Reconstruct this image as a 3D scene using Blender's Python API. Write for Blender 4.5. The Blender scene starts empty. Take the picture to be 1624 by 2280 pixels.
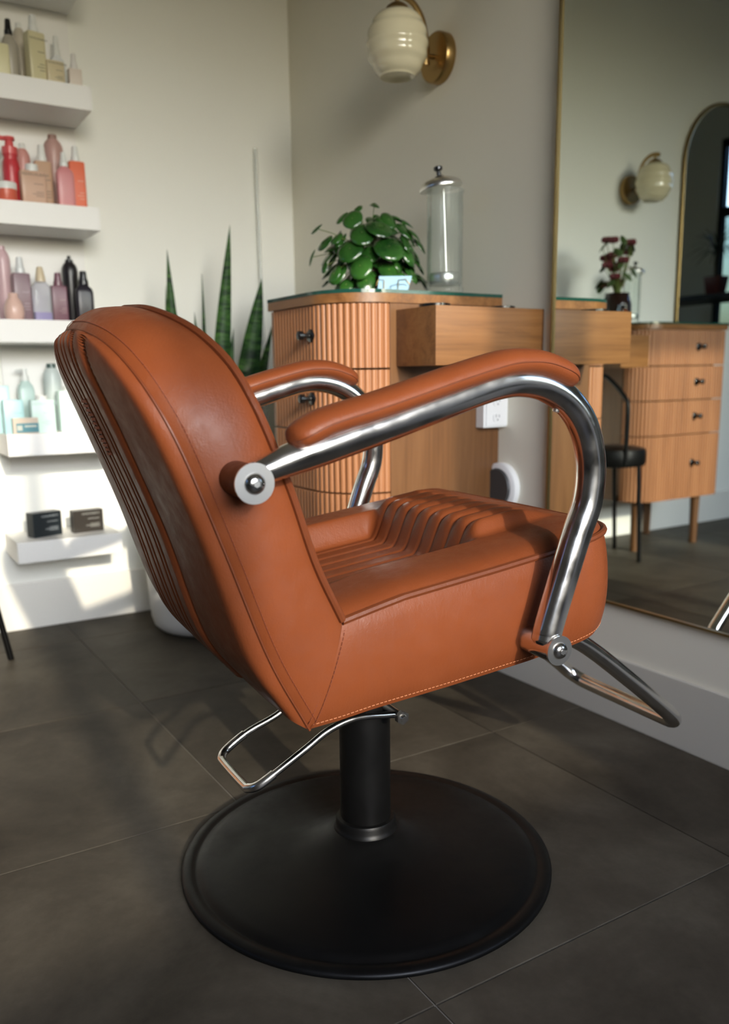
import bpy, bmesh, math, random
from math import sin, cos, pi, radians, sqrt, exp
from mathutils import Vector, Matrix
random.seed(7)
scene = bpy.context.scene
COL = scene.collection

# ------------------------------------------------------------------ camera
CAM = Vector((-0.5570, -1.3453, 0.7701))
yaw, pitch, roll = 0.546757, 0.198165, -0.012886
fwd = Vector((sin(yaw) * cos(pitch), cos(yaw) * cos(pitch), -sin(pitch)))
rt = Vector((cos(yaw), -sin(yaw), 0))
up = rt.cross(fwd)
r2 = rt * cos(roll) + up * sin(roll)
u2 = up * cos(roll) - rt * sin(roll)
cd = bpy.data.cameras.new('camera')
cam = bpy.data.objects.new('camera', cd)
COL.objects.link(cam)
M = Matrix((r2, u2, -fwd)).transposed().to_4x4()
M.translation = CAM
cam.matrix_world = M
cd.sensor_fit = 'VERTICAL'
cd.sensor_height = 36.0
cd.sensor_width = 36.0 * 1624 / 2280
cd.lens = 1891.79 / 2280 * 36.0
cd.shift_x = (812 - 799.77) / 2280
cd.shift_y = (1218.10 - 1140) / 2280
cd.clip_start = 0.02
cd.dof.use_dof = True
cd.dof.focus_distance = 1.17
cd.dof.aperture_fstop = 3.8
scene.camera = cam

# ------------------------------------------------------------------ world, sun, exposure
scene.view_settings.view_transform = 'Standard'
scene.view_settings.look = 'None'
scene.view_settings.exposure = 0.0
scene.view_settings.gamma = 1.0
scene.view_settings.use_curve_mapping = False
w = bpy.data.worlds.new('sky'); scene.world = w; w.use_nodes = True
bg = w.node_tree.nodes['Background']
sky = w.node_tree.nodes.new('ShaderNodeTexSky'); sky.sky_type = 'NISHITA'
sky.sun_disc = False; sky.sun_elevation = radians(19.6); sky.sun_rotation = radians(180 + 6.3)
sky.dust_density = 5.0; sky.air_density = 1.2; sky.ozone_density = 1.5
wb = w.node_tree.nodes.new('ShaderNodeMix'); wb.data_type = 'RGBA'; wb.blend_type = 'MULTIPLY'
wb.inputs[0].default_value = 1.0; wb.inputs[7].default_value = (0.73, 0.92, 1.46, 1)   # camera white balance
w.node_tree.links.new(sky.outputs[0], wb.inputs[6]); w.node_tree.links.new(wb.outputs[2], bg.inputs[0])
bg.inputs[1].default_value = 0.76
sd = bpy.data.lights.new('sun', 'SUN')
sd.energy = 3.8
sd.angle = radians(0.9)
sd.color = (1.0, 0.87, 0.70)
sun = bpy.data.objects.new('sun', sd); COL.objects.link(sun)
SUN_DIR = Vector((0.085, 1.0, -0.36)).normalized()
sun.rotation_euler = SUN_DIR.to_track_quat('-Z', 'Y').to_euler()
# light portals lying in the two window openings
def portal(name, loc, rot, sx, sy):
    l = bpy.data.lights.new(name, 'AREA'); l.shape = 'RECTANGLE'; l.size = sx; l.size_y = sy
    l.cycles.is_portal = True
    o = bpy.data.objects.new(name, l); o.location = loc; o.rotation_euler = rot; COL.objects.link(o)

# ------------------------------------------------------------------ helpers
def finish(o, smooth=True, angle=40):
    me = o.data
    if smooth:
        for p in me.polygons: p.use_smooth = True
        try: me.set_sharp_from_angle(angle=radians(angle))
        except Exception: pass
def mk(name, verts, faces, mat=None, parent=None, smooth=True, angle=40, loc=None, rot=None):
    me = bpy.data.meshes.new(name)
    me.from_pydata([tuple(v) for v in verts], [], faces)
    bm = bmesh.new(); bm.from_mesh(me)
    bmesh.ops.recalc_face_normals(bm, faces=bm.faces)
    bm.to_mesh(me); bm.free()
    me.update()
    o = bpy.data.objects.new(name, me); COL.objects.link(o)
    if mat: me.materials.append(mat)
    if parent: o.parent = parent
    if loc is not None: o.location = loc
    if rot is not None: o.rotation_euler = rot
    finish(o, smooth, angle)
    return o
def thing(name, label, cat, loc=(0, 0, 0), rotz=0, group=None):
    o = bpy.data.objects.new(name, None); COL.objects.link(o)
    o.location = loc; o.rotation_euler = (0, 0, rotz)
    o.empty_display_size = 0.05
    o['label'] = label; o['category'] = cat
    if group: o['group'] = group
    return o
def tag(o, label, cat, group=None):
    o['label'] = label; o['category'] = cat
    if group: o['group'] = group
    return o
def struct(o):
    o['kind'] = 'structure'; return o
class G:                                   # gathers shapes into one mesh
    def __init__(s): s.v = []; s.f = []
    def add(s, v, f):
        n = len(s.v); s.v += [Vector(q) for q in v]; s.f += [tuple(i + n for i in q) for q in f]; return s
    def box(s, a, b, bev=0.0):
        (x0, y0, z0), (x1, y1, z1) = a, b
        if bev <= 0:
            v = [(x0, y0, z0), (x1, y0, z0), (x1, y1, z0), (x0, y1, z0), (x0, y0, z1), (x1, y0, z1), (x1, y1, z1), (x0, y1, z1)]
            return s.add(v, [(0, 3, 2, 1), (4, 5, 6, 7), (0, 1, 5, 4), (1, 2, 6, 5), (2, 3, 7, 6), (3, 0, 4, 7)])
        bm = bmesh.new(); bmesh.ops.create_cube(bm, size=1)
        for q in bm.verts:
            q.co = Vector(((x0 + x1) / 2 + q.co.x * (x1 - x0), (y0 + y1) / 2 + q.co.y * (y1 - y0), (z0 + z1) / 2 + q.co.z * (z1 - z0)))
        bmesh.ops.bevel(bm, geom=bm.edges[:] , offset=bev, segments=2, profile=0.7, affect='EDGES')
        bm.verts.index_update()
        v = [q.co.copy() for q in bm.verts]; f = [tuple(q.index for q in p.verts) for p in bm.faces]; bm.free()
        return s.add(v, f)
    def tube(s, pts, r, n=12, closed=False, caps=True, ref=None):
        pts = [Vector(p) for p in pts]; N = len(pts)
        if not isinstance(r, (list, tuple)): r = [r] * N
        T = []
        for i in range(N):
            a = pts[(i - 1) % N] if (closed or i > 0) else pts[i]
            b = pts[(i + 1) % N] if (closed or i < N - 1) else pts[i]
            T.append((b - a).normalized())
        nrm = Vector(ref) if ref is not None else (Vector((0, 0, 1)) if abs(T[0].z) < 0.9 else Vector((1, 0, 0)))
        v = []
        for i in range(N):
            nrm = (nrm - T[i] * nrm.dot(T[i])).normalized()
            if ref is not None: nn = (Vector(ref) - T[i] * Vector(ref).dot(T[i])).normalized()
            else: nn = nrm
            bn = T[i].cross(nn)
            ra, rb = (r[i] if isinstance(r[i], (list, tuple)) else (r[i], r[i]))
            for k in range(n):
                a = 2 * pi * k / n
                v.append(pts[i] + nn * cos(a) * ra + bn * sin(a) * rb)
        f = []
        for i in range(N if closed else N - 1):
            j = (i + 1) % N
            for k in range(n):
                f.append((i * n + k, i * n + (k + 1) % n, j * n + (k + 1) % n, j * n + k))
        if caps and not closed:
            f.append(tuple(range(n - 1, -1, -1))); f.append(tuple((N - 1) * n + k for k in range(n)))
        return s.add(v, f)
    def loft(s, secs, n=24, c=(0, 0), cap0=True, cap1=True):
        # secs: (z, rx, ry, exponent)
        v = []
        for (z, rx, ry, e) in secs:
            for k in range(n):
                a = 2 * pi * (k + 0.5) / n; ca, sa = cos(a), sin(a)
                v.append((c[0] + rx * math.copysign(abs(ca) ** (2 / e), ca), c[1] + ry * math.copysign(abs(sa) ** (2 / e), sa), z))
        f = []
        for i in range(len(secs) - 1):
            for k in range(n):
                f.append((i * n + k, i * n + (k + 1) % n, (i + 1) * n + (k + 1) % n, (i + 1) * n + k))
        if cap0: f.append(tuple(range(n - 1, -1, -1)))
        if cap1: f.append(tuple((len(secs) - 1) * n + k for k in range(n)))
        return s.add(v, f)
    def lathe(s, prof, n=32, c=(0, 0), cap0=True, cap1=True):
        return s.loft([(z, r, r, 2) for (r, z) in prof], n, c, cap0, cap1)
    def cyl(s, a, b, r, n=20, r2=None):
        return s.tube([a, b], [r, r if r2 is None else r2], n)
    def xf(s, m):
        s.v = [m @ q for q in s.v]; return s
    def build(s, name, mat, parent=None, **k):
        return mk(name, s.v, s.f, mat, parent, **k)
def spline(pts, per=8, closed=False):
    P = [Vector(p) for p in pts]; N = len(P); out = []
    rng = range(N) if closed else range(N - 1)
    for i in rng:
        p0 = P[(i - 1) % N] if (closed or i > 0) else P[0] * 2 - P[1]
        p1 = P[i]; p2 = P[(i + 1) % N]
        p3 = P[(i + 2) % N] if (closed or i < N - 2) else P[-1] * 2 - P[-2]
        for k in range(per):
            t = k / per
            out.append(0.5 * ((2 * p1) + (p2 - p0) * t + (2 * p0 - 5 * p1 + 4 * p2 - p3) * t * t + (3 * p1 - p0 - 3 * p2 + p3) * t ** 3))
    if not closed: out.append(P[-1].copy())
    return out
def sst(a, b, x):
    t = min(1, max(0, (x - a) / (b - a))); return t * t * (3 - 2 * t)
def resample(pts, n):
    L = [0]
    for a, b in zip(pts, pts[1:]): L.append(L[-1] + (b - a).length)
    out = []; j = 0
    for i in range(n):
        t = L[-1] * i / (n - 1)
        while j < len(L) - 2 and L[j + 1] < t: j += 1
        d = L[j + 1] - L[j]
        out.append(pts[j].lerp(pts[j + 1], (t - L[j]) / d if d > 0 else 0))
    return out
def dup(root, loc, rotz=None, label=None):
    r = root.copy(); COL.objects.link(r); r.location = loc
    if rotz is not None: r.rotation_euler = (0, 0, rotz)
    if label: r['label'] = label
    for ch in list(root.children):
        c = ch.copy(); COL.objects.link(c); c.parent = r
        for g in list(ch.children):
            d = g.copy(); COL.objects.link(d); d.parent = c
    return r

# ------------------------------------------------------------------ materials
def mat(name, col, rough=0.5, metal=0.0, spec=0.5, coat=0.0, trans=0.0, sub=0.0):
    m = bpy.data.materials.new(name); m.use_nodes = True
    b = m.node_tree.nodes['Principled BSDF']
    b.inputs['Base Color'].default_value = (*col, 1)
    b.inputs['Roughness'].default_value = rough
    b.inputs['Metallic'].default_value = metal
    b.inputs['Specular IOR Level'].default_value = spec
    b.inputs['Coat Weight'].default_value = coat
    b.inputs['Transmission Weight'].default_value = trans
    if sub:
        b.inputs['Subsurface Weight'].default_value = sub
        b.inputs['Subsurface Scale'].default_value = 0.02
    return m
def nodes(m): return m.node_tree.nodes, m.node_tree.links, m.node_tree.nodes['Principled BSDF']
def coords(m, scale=(1, 1, 1)):
    n, l, b = nodes(m)
    tc = n.new('ShaderNodeTexCoord'); mp = n.new('ShaderNodeMapping'); mp.inputs['Scale'].default_value = scale
    l.new(tc.outputs['Object'], mp.inputs[0]); return mp.outputs[0]
def noise(m, vec, scale, detail=4, rough=0.5, dist=0.0):
    n, l, b = nodes(m); t = n.new('ShaderNodeTexNoise')
    t.inputs['Scale'].default_value = scale; t.inputs['Detail'].default_value = detail
    t.inputs['Roughness'].default_value = rough; t.inputs['Distortion'].default_value = dist
    l.new(vec, t.inputs['Vector']); return t.outputs['Fac']
def ramp(m, fac, stops):
    n, l, b = nodes(m); r = n.new('ShaderNodeValToRGB')
    e = r.color_ramp.elements
    e[0].position, e[0].color = stops[0][0], (*stops[0][1], 1)
    e[1].position, e[1].color = stops[-1][0], (*stops[-1][1], 1)
    for p, c in stops[1:-1]:
        q = e.new(p); q.color = (*c, 1)
    l.new(fac, r.inputs[0]); return r.outputs[0]
def bump(m, fac, strength=0.2, dist=0.001):
    n, l, b = nodes(m); q = n.new('ShaderNodeBump'); q.inputs['Strength'].default_value = strength
    q.inputs['Distance'].default_value = dist
    l.new(fac, q.inputs['Height']); l.new(q.outputs[0], b.inputs['Normal'])

def leather(name, c0, c1, rough):
    m = mat(name, c0, rough, spec=0.20)
    n, l, b = nodes(m); v = coords(m)
    l.new(ramp(m, noise(m, v, 9, 5, 0.6), [(0.3, c0), (0.7, c1)]), b.inputs['Base Color'])
    a = noise(m, v, 420, 4, 0.6); v2 = coords(m, (1, 1, 0.45)); c = noise(m, v2, 90, 5, 0.65, 0.8)
    mx = n.new('ShaderNodeMath'); mx.operation = 'MULTIPLY_ADD'; mx.inputs[1].default_value = 0.55
    l.new(a, mx.inputs[0]); l.new(c, mx.inputs[2])
    bump(m, mx.outputs[0], 0.55, 0.0009)
    rr = ramp(m, noise(m, v, 60, 3), [(0.3, (rough - .06,) * 3), (0.7, (rough + .08,) * 3)])
    l.new(rr, b.inputs['Roughness'])
    return m
LEATHER = leather('cognac_leather', (0.138, 0.0335, 0.0100), (0.165, 0.042, 0.013), 0.42)
THREAD = mat('orange_thread', (0.42, 0.15, 0.06), 0.6)
DTHREAD = mat('dark_thread', (0.16, 0.035, 0.012), 0.7)
PIPE = leather('piping_leather', (0.105, 0.026, 0.009), (0.12, 0.031, 0.010), 0.42)
CHROME = mat('chrome', (0.74, 0.72, 0.69), 0.10, 1.0)
n_, l_, b_ = nodes(CHROME); v_ = coords(CHROME)
l_.new(ramp(CHROME, noise(CHROME, v_, 40, 5), [(0.3, (0.13,) * 3), (0.75, (0.25,) * 3)]), b_.inputs['Roughness'])
STEEL = mat('brushed_steel', (0.80, 0.79, 0.76), 0.28, 1.0)
BLACK = mat('satin_black', (0.0030, 0.0029, 0.0028), 0.42, spec=0.20)
n_, l_, b_ = nodes(BLACK); v_ = coords(BLACK)
l_.new(ramp(BLACK, noise(BLACK, v_, 14, 6, 0.65), [(0.35, (0.36,) * 3), (0.7, (0.52,) * 3)]), b_.inputs['Roughness'])
bump(BLACK, noise(BLACK, v_, 700, 2), 0.12, 0.0004)
BLACKGLOSS = mat('gloss_black', (0.006, 0.006, 0.006), 0.2)
WHITE = mat('white_lacquer', (0.80, 0.79, 0.76), 0.42)
WALLM = mat('painted_wall', (0.84, 0.84, 0.785), 0.75, spec=0.2)
n_, l_, b_ = nodes(WALLM); v_ = coords(WALLM); bump(WALLM, noise(WALLM, v_, 160, 3), 0.06, 0.001)
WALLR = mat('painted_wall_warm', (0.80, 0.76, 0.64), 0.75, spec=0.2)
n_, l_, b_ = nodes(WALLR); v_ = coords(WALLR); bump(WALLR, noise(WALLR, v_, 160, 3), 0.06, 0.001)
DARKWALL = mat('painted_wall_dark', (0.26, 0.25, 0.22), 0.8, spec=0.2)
CEIL = mat('ceiling_paint', (0.78, 0.77, 0.73), 0.9, spec=0.1)
BASEB = mat('baseboard_paint', (0.78, 0.76, 0.70), 0.5)
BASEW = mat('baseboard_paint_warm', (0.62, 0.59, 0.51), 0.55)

def wood(name, cs, axis, rough=0.42, fine=1.0):
    m = mat(name, cs[1], rough); n, l, b = nodes(m)
    sc = [22, 22, 22]; sc[axis] = 1.6
    v = coords(m, tuple(sc)); f1 = noise(m, v, 1.0 * fine, 6, 0.62, 1.1)
    sc2 = [180, 180, 180]; sc2[axis] = 4
    v2 = coords(m, tuple(sc2)); f2 = noise(m, v2, 1.0, 3, 0.5)
    mx = n.new('ShaderNodeMath'); mx.operation = 'MULTIPLY_ADD'; mx.inputs[1].default_value = 0.35
    l.new(f2, mx.inputs[0]); l.new(f1, mx.inputs[2])
    l.new(ramp(m, mx.outputs[0], [(0.42, cs[0]), (0.66, cs[1]), (0.86, cs[2])]), b.inputs['Base Color'])
    bump(m, f2, 0.12, 0.0006)
    return m
OAKV = wood('oak_upright_grain', [(0.0868, 0.0345, 0.0098), (0.1432, 0.0608, 0.0192), (0.1736, 0.0784, 0.0273)], 2)
OAKH = wood('oak_level_grain', [(0.1204, 0.0480, 0.0129), (0.2167, 0.0928, 0.0277), (0.2649, 0.1229, 0.0407)], 0, fine=1.2)
OAKY = wood('oak_top_grain', [(0.1680, 0.0735, 0.0252), (0.2520, 0.1190, 0.0434), (0.2940, 0.1470, 0.0560)], 1)
REED = wood('reeded_oak', [(0.2562, 0.1035, 0.0402), (0.3587, 0.1499, 0.0603), (0.4014, 0.1785, 0.0746)], 2)

TILE = mat('porcelain_tile', (0.09, 0.08, 0.066), 0.55, spec=0.18)
n_, l_, b_ = nodes(TILE)
oi = n_.new('ShaderNodeObjectInfo'); tc = n_.new('ShaderNodeTexCoord')
va = n_.new('ShaderNodeVectorMath'); va.operation = 'MULTIPLY_ADD'
va.inputs[1].default_value = (1, 1, 1)
l_.new(tc.outputs['Object'], va.inputs[0])
sc_ = n_.new('ShaderNodeVectorMath'); sc_.operation = 'SCALE'; sc_.inputs[0].default_value = (17, 31, 7)
l_.new(oi.outputs['Random'], sc_.inputs['Scale']); l_.new(sc_.outputs[0], va.inputs[2])
f1 = noise(TILE, va.outputs[0], 3.2, 7, 0.62, 0.35); f2 = noise(TILE, va.outputs[0], 60, 3, 0.7)
mx = n_.new('ShaderNodeMath'); mx.operation = 'MULTIPLY_ADD'; mx.inputs[1].default_value = 0.16
l_.new(f2, mx.inputs[0]); l_.new(f1, mx.inputs[2])
l_.new(ramp(TILE, mx.outputs[0], [(0.36, (0.032, 0.026, 0.018)), (0.58, (0.064, 0.053, 0.038)), (0.8, (0.105, 0.089, 0.065))]), b_.inputs['Base Color'])
bump(TILE, mx.outputs[0], 0.1, 0.001)
GROUT = mat('pale_grout', (0.20, 0.18, 0.15), 0.9)

def thin_glass(name, tint=(1, 1, 1), rough=0.02, refl=1.0, haze=0.0):
    m = bpy.data.materials.new(name); m.use_nodes = True
    n, l = m.node_tree.nodes, m.node_tree.links
    n.remove(n['Principled BSDF']); out = n['Material Output']
    t = n.new('ShaderNodeBsdfTransparent'); t.inputs[0].default_value = (*tint, 1)
    g = n.new('ShaderNodeBsdfGlossy'); g.inputs['Roughness'].default_value = rough
    lw = n.new('ShaderNodeLayerWeight'); lw.inputs[0].default_value = 0.22
    mm = n.new('ShaderNodeMath'); mm.operation = 'MULTIPLY'; mm.inputs[1].default_value = refl
    l.new(lw.outputs['Fresnel'], mm.inputs[0])
    mix = n.new('ShaderNodeMixShader'); l.new(mm.outputs[0], mix.inputs[0])
    l.new(t.outputs[0], mix.inputs[1]); l.new(g.outputs[0], mix.inputs[2]); o_ = mix
    if haze:
        df = n.new('ShaderNodeBsdfDiffuse'); df.inputs[0].default_value = (.8, .83, .8, 1)
        o_ = n.new('ShaderNodeMixShader'); o_.inputs[0].default_value = haze
        l.new(mix.outputs[0], o_.inputs[1]); l.new(df.outputs[0], o_.inputs[2])
    l.new(o_.outputs[0], out.inputs[0])
    return m
GLASS = thin_glass('clear_glass', (0.96, 0.98, 0.97), .02, .45, .05)
PANE = thin_glass('window_glass', (0.97, 0.99, 0.99), refl=0.6)
GREENEDGE = mat('green_glass', (0.012, 0.06, 0.045), 0.08, spec=0.6)
MIRROR = mat('mirror_silver', (0.80, 0.86, 0.82), 0.0, 1.0)
GOLD = mat('brushed_brass', (0.30, 0.21, 0.09), 0.32, 1.0)
BRASS = mat('antique_brass', (0.36, 0.235, 0.095), 0.30, 1.0)
SHADE = mat('opal_glass', (0.74, 0.67, 0.46), 0.12, coat=0.5)
POTW = mat('white_ceramic', (0.74, 0.73, 0.69), 0.45)
TERRA = mat('dark_red_pot', (0.10, 0.016, 0.012), 0.4)
SOIL = mat('soil', (0.03, 0.02, 0.014), 0.95)
STEM = mat('plant_stem', (0.13, 0.17, 0.04), 0.5)
OUTLETW = mat('white_plastic', (0.78, 0.78, 0.77), 0.35)
DARKSLOT = mat('dark_slot', (0.05, 0.05, 0.05), 0.5)
BLUECARD = mat('blue_card', (0.30, 0.50, 0.68), 0.5)
GOLDWIRE = mat('gold_wire', (0.85, 0.58, 0.25), 0.25, 1.0)
# leaf materials
LEAFR = mat('round_leaf', (0.03, 0.13, 0.018), 0.22, coat=0.3)
n_, l_, b_ = nodes(LEAFR); v_ = coords(LEAFR)
l_.new(ramp(LEAFR, noise(LEAFR, v_, 20, 3), [(0.3, (0.008, 0.042, 0.007)), (0.7, (0.030, 0.105, 0.016))]), b_.inputs['Base Color'])
LEAFS = mat('snake_leaf', (0.03, 0.10, 0.02), 0.50, spec=.25)
n_, l_, b_ = nodes(LEAFS); v_ = coords(LEAFS, (8, 8, 34))
l_.new(ramp(LEAFS, noise(LEAFS, v_, 1.4, 6, 0.7, 1.5), [(0.42, (0.006, 0.024, 0.006)), (0.52, (0.022, 0.075, 0.012)), (0.7, (0.075, 0.165, 0.03))]), b_.inputs['Base Color'])
def plain(name, c, rough=0.4, **k): return mat(name, c, rough, **k)

# ------------------------------------------------------------------ room
XW, YW = 0.877, 1.423
XL, YF, ZC = -3.8, -3.2, 2.85
T = 0.12
# floor tiles in their grout bed
fl = struct(G().box((XL - T, YF - T, -0.08), (XW + T, YW + T, -0.0022)).build('floor', GROUT, smooth=False))
tile_mesh = {}
g = 0.00135
ix0 = math.floor(XL / 0.6); ix1 = math.ceil(XW / 0.6)
iy0 = math.floor(YF / 0.6); iy1 = math.ceil(YW / 0.6)
for i in range(ix0, ix1):
    for j in range(iy0, iy1):
        x0, x1 = max(i * .6, XL), min((i + 1) * .6, XW)
        y0, y1 = max(j * .6, YF), min((j + 1) * .6, YW)
        if x1 - x0 < .02 or y1 - y0 < .02: continue
        key = (round(x1 - x0, 4), round(y1 - y0, 4))
        cx, cy = (x0 + x1) / 2, (y0 + y1) / 2
        if key not in tile_mesh:
            hx, hy = key[0] / 2 - g, key[1] / 2 - g; b = 0.0006
            vv = [(-hx, -hy, -.006), (hx, -hy, -.006), (hx, hy, -.006), (-hx, hy, -.006), (-hx, -hy, -b), (hx, -hy, -b), (hx, hy, -b), (-hx, hy, -b),
                  (-hx + b, -hy + b, 0), (hx - b, -hy + b, 0), (hx - b, hy - b, 0), (-hx + b, hy - b, 0)]
            ff = [(0, 1, 5, 4), (1, 2, 6, 5), (2, 3, 7, 6), (3, 0, 4, 7), (4, 5, 9, 8), (5, 6, 10, 9), (6, 7, 11, 10), (7, 4, 8, 11), (8, 9, 10, 11)]
            o = mk('tile', vv, ff, TILE, fl, smooth=False); tile_mesh[key] = o.data
        else:
            o = bpy.data.objects.new('tile', tile_mesh[key]); COL.objects.link(o); o.parent = fl
        o.location = (cx, cy, 0)
struct(G().box((XL - T, YF - T, ZC), (XW + T, YW + T, ZC + .1)).build('ceiling', CEIL, smooth=False))
struct(G().box((XW, YF - T, 0), (XW + T, YW + T, ZC)).build('wall_right', WALLR, smooth=False))
struct(G().box((XL - T, YW, 0), (XW, YW + T, ZC)).build('wall_back', WALLM, smooth=False))
def holed(name, mat_, axis, pos, th, a0, a1, holes):
    # wall in plane axis=pos with rectangular holes (a,b,z0,z1)
    s = G()
    def bx(a, b, z0, z1):
        if b - a < 1e-4 or z1 - z0 < 1e-4: return
        if axis == 'y': s.box((a, pos - th, z0), (b, pos, z1))
        else: s.box((pos - th, a, z0), (pos, b, z1))
    cur = a0
    for (a, b, z0, z1) in holes:
        bx(cur, a, 0, ZC); bx(a, b, 0, z0); bx(a, b, z1, ZC); cur = b
    bx(cur, a1, 0, ZC)
    return struct(s.build(name, mat_, smooth=False))
FW = (-1.42, 0.46, 1.02, 2.43)           # window behind the camera: x0,x1,z0,z1
LW = (-0.37, .95, 0.95, 2.50)           # window in the left wall: y0,y1,z0,z1
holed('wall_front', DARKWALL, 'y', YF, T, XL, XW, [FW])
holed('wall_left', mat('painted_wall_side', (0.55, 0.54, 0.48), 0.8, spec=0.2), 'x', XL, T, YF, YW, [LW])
portal('portal_front', ((FW[0] + FW[1]) / 2, YF - T - .01, (FW[2] + FW[3]) / 2), (radians(90), 0, 0), FW[1] - FW[0], FW[3] - FW[2])
portal('portal_left', (XL - T - .01, (LW[0] + LW[1]) / 2, (LW[2] + LW[3]) / 2), (radians(90), 0, radians(-90)), LW[1] - LW[0], LW[3] - LW[2])
# window 1 (front wall)
wf = G(); x0, x1, z0, z1 = FW; yy = YF - .07
for a, b in (((x0, yy, z0), (x1, yy + .05, z0 + .035)), ((x0, yy, z1 - .035), (x1, yy + .05, z1)), ((x0, yy, z0 + .035), (x0 + .035, yy + .05, z1 - .035)), ((x1 - .035, yy, z0 + .035), (x1, yy + .05, z1 - .035))):
    wf.box(a, b)
W1 = struct(wf.build('window_1', BLACK, smooth=False))
for xm in (-0.45,):
    G().box((xm - .035, yy + .005, z0 + .035), (xm + .035, yy + .045, z1 - .035)).build('mullion', BLACK, W1, smooth=False)
for a, b in ((x0 + .035, -.485), (-.415, x1 - .035)):
    G().box((a, yy + .022, z0 + .035), (b, yy + .028, z1 - .035)).build('pane', PANE, W1, smooth=False)
# window 2 (left wall)
wf = G(); y0, y1, z0, z1 = LW; xx = XL - .07
for a, b in (((xx, y0, z0), (xx + .05, y1, z0 + .04)), ((xx, y0, z1 - .05), (xx + .05, y1, z1)), ((xx, y0, z0 + .04), (xx + .05, y0 + .035, z1 - .05)), ((xx, y1 - .035, z0 + .04), (xx + .05, y1, z1 - .05))):
    wf.box(a, b)
W2 = struct(wf.build('window_2', BLACK, smooth=False))
G().box((xx + .003, y0 + .035, 1.93), (xx + .047, y1 - .035, 2.0)).build('crossbar', BLACK, W2, smooth=False)
FROST = thin_glass('frosted_glass', (0.45, 0.50, 0.48), 0.4)
G().box((xx + .022, y0 + .035, 2.0), (xx + .028, y1 - .035, z1 - .05)).build('pane', PANE, W2, smooth=False)
G().box((xx + .022, y0 + .035, z0 + .04), (xx + .028, y1 - .035, 1.93)).build('pane', FROST, W2, smooth=False)
# baseboards
struct(G().box((XL, YW - .012, 0), (XW, YW, .148), .003).build('baseboard_back', BASEB, smooth=False))
struct(G().box((XW - .010, YF, 0), (XW, YW - .012, .148), .003).build('baseboard_right', BASEW, smooth=False))
# backing panel behind the floating shelves
tag(G().box((-0.115, YW - .009, .50), (0.152, YW, 2.2), .002).build('wall_panel', WHITE, smooth=False), 'flat white backing panel on the wall behind the shelves', 'panel')

# ------------------------------------------------------------------ floating shelves
SHX0, SHX1, SHY = -0.150, 0.153, 1.215
SHZ = [0.250, 0.560, 0.875, 1.187, 1.503, 1.810]
names = ['lowest white floating shelf, holding the two dark boxes', 'white floating shelf holding the pale mint bottles', 'white floating shelf holding the mauve and black bottles',
         'white floating shelf holding the pink and coral bottles', 'white floating shelf holding the cream bottles', 'topmost white floating shelf, cut by the upper edge of the photo']
for z, lb in zip(SHZ, names):
    tag(G().box((SHX0, SHY, z), (SHX1, YW - .010 if z > .5 else YW, z + .062), .0015).build('floating_shelf', WHITE, smooth=False), lb, 'shelf', 'white floating shelves')

# ------------------------------------------------------------------ salon chair
CH0 = Vector((0.10509, -0.26755, 0)); TH = -0.08
chair = thing('salon_chair', 'cognac brown leather hydraulic salon chair with chrome arms on black disc base', 'chair', CH0, TH)
# --- profiles in chair space: (u forward, v to the left/far side, z up)
Kn = [(-.201, -.250, .357), (-.249, -.250, .453), (-.296, -.250, .584), (-.335, -.247, .690), (-.358, -.232, .745), (-.377, -.200, .785), (-.391, -.150, .811), (-.401, -.080, .826), (-.405, 0, .831)]
Fn = [(-.157, -.250, .485), (-.190, -.250, .557), (-.216, -.250, .637), (-.240, -.250, .701), (-.257, -.243, .745), (-.272, -.222, .782), (-.289, -.185, .812), (-.306, -.140, .833), (-.325, -.075, .850), (-.335, 0, .856)]
Cn = [(-.238, 0, .384), (-.287, 0, .452), (-.328, 0, .584), (-.367, 0, .690), (-.389, 0, .745), (-.405, 0, .785), (-.411, 0, .812), (-.408, 0, .827), (-.405, 0, .831)]
def mirror(l): return [Vector((p[0], -p[1], p[2])) for p in l]
NT = 60
def half(l): return resample(spline(l, 12), NT)
Kh, Fh = half(Kn), half(Fn)
# centre curve matched to the stations of K (same index fraction on control points)
Ks = spline(Kn, 12); Cs = spline(Cn, 12)
def match(h):
    out = []
    for p in h:
        i = min(range(len(Ks)), key=lambda k: (Ks[k] - p).length_squared)
        out.append(Cs[i])
    return out
Chh = match(Kh)
K = Kh + mirror(Kh[:-1])[::-1]; F = Fh + mirror(Fh[:-1])[::-1]
NF = len(K)
MC = 14
def gusset_pt(i, s):
    k, f = K[i], F[i]
    a = K[min(i + 1, NF - 1)] - K[max(i - 1, 0)]
    nrm = a.cross(f - k)
    if nrm.length > 1e-9: nrm.normalize()
    mid = Vector((-.3, 0, .6))
    if nrm.dot((k + f) / 2 - mid) < 0: nrm = -nrm
    bul = .013 * (max(0, sin(pi * s)) ** .62)
    return k.lerp(f, s) + nrm * bul
v = []; f = []
for i in range(NF):
    for j in range(MC + 1): v.append(gusset_pt(i, j / MC))
for i in range(NF - 1):
    for j in range(MC):
        f.append((i * (MC + 1) + j, (i + 1) * (MC + 1) + j, (i + 1) * (MC + 1) + j + 1, i * (MC + 1) + j + 1))
backrest = mk('backrest', v, f, LEATHER, chair, angle=80)
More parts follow.
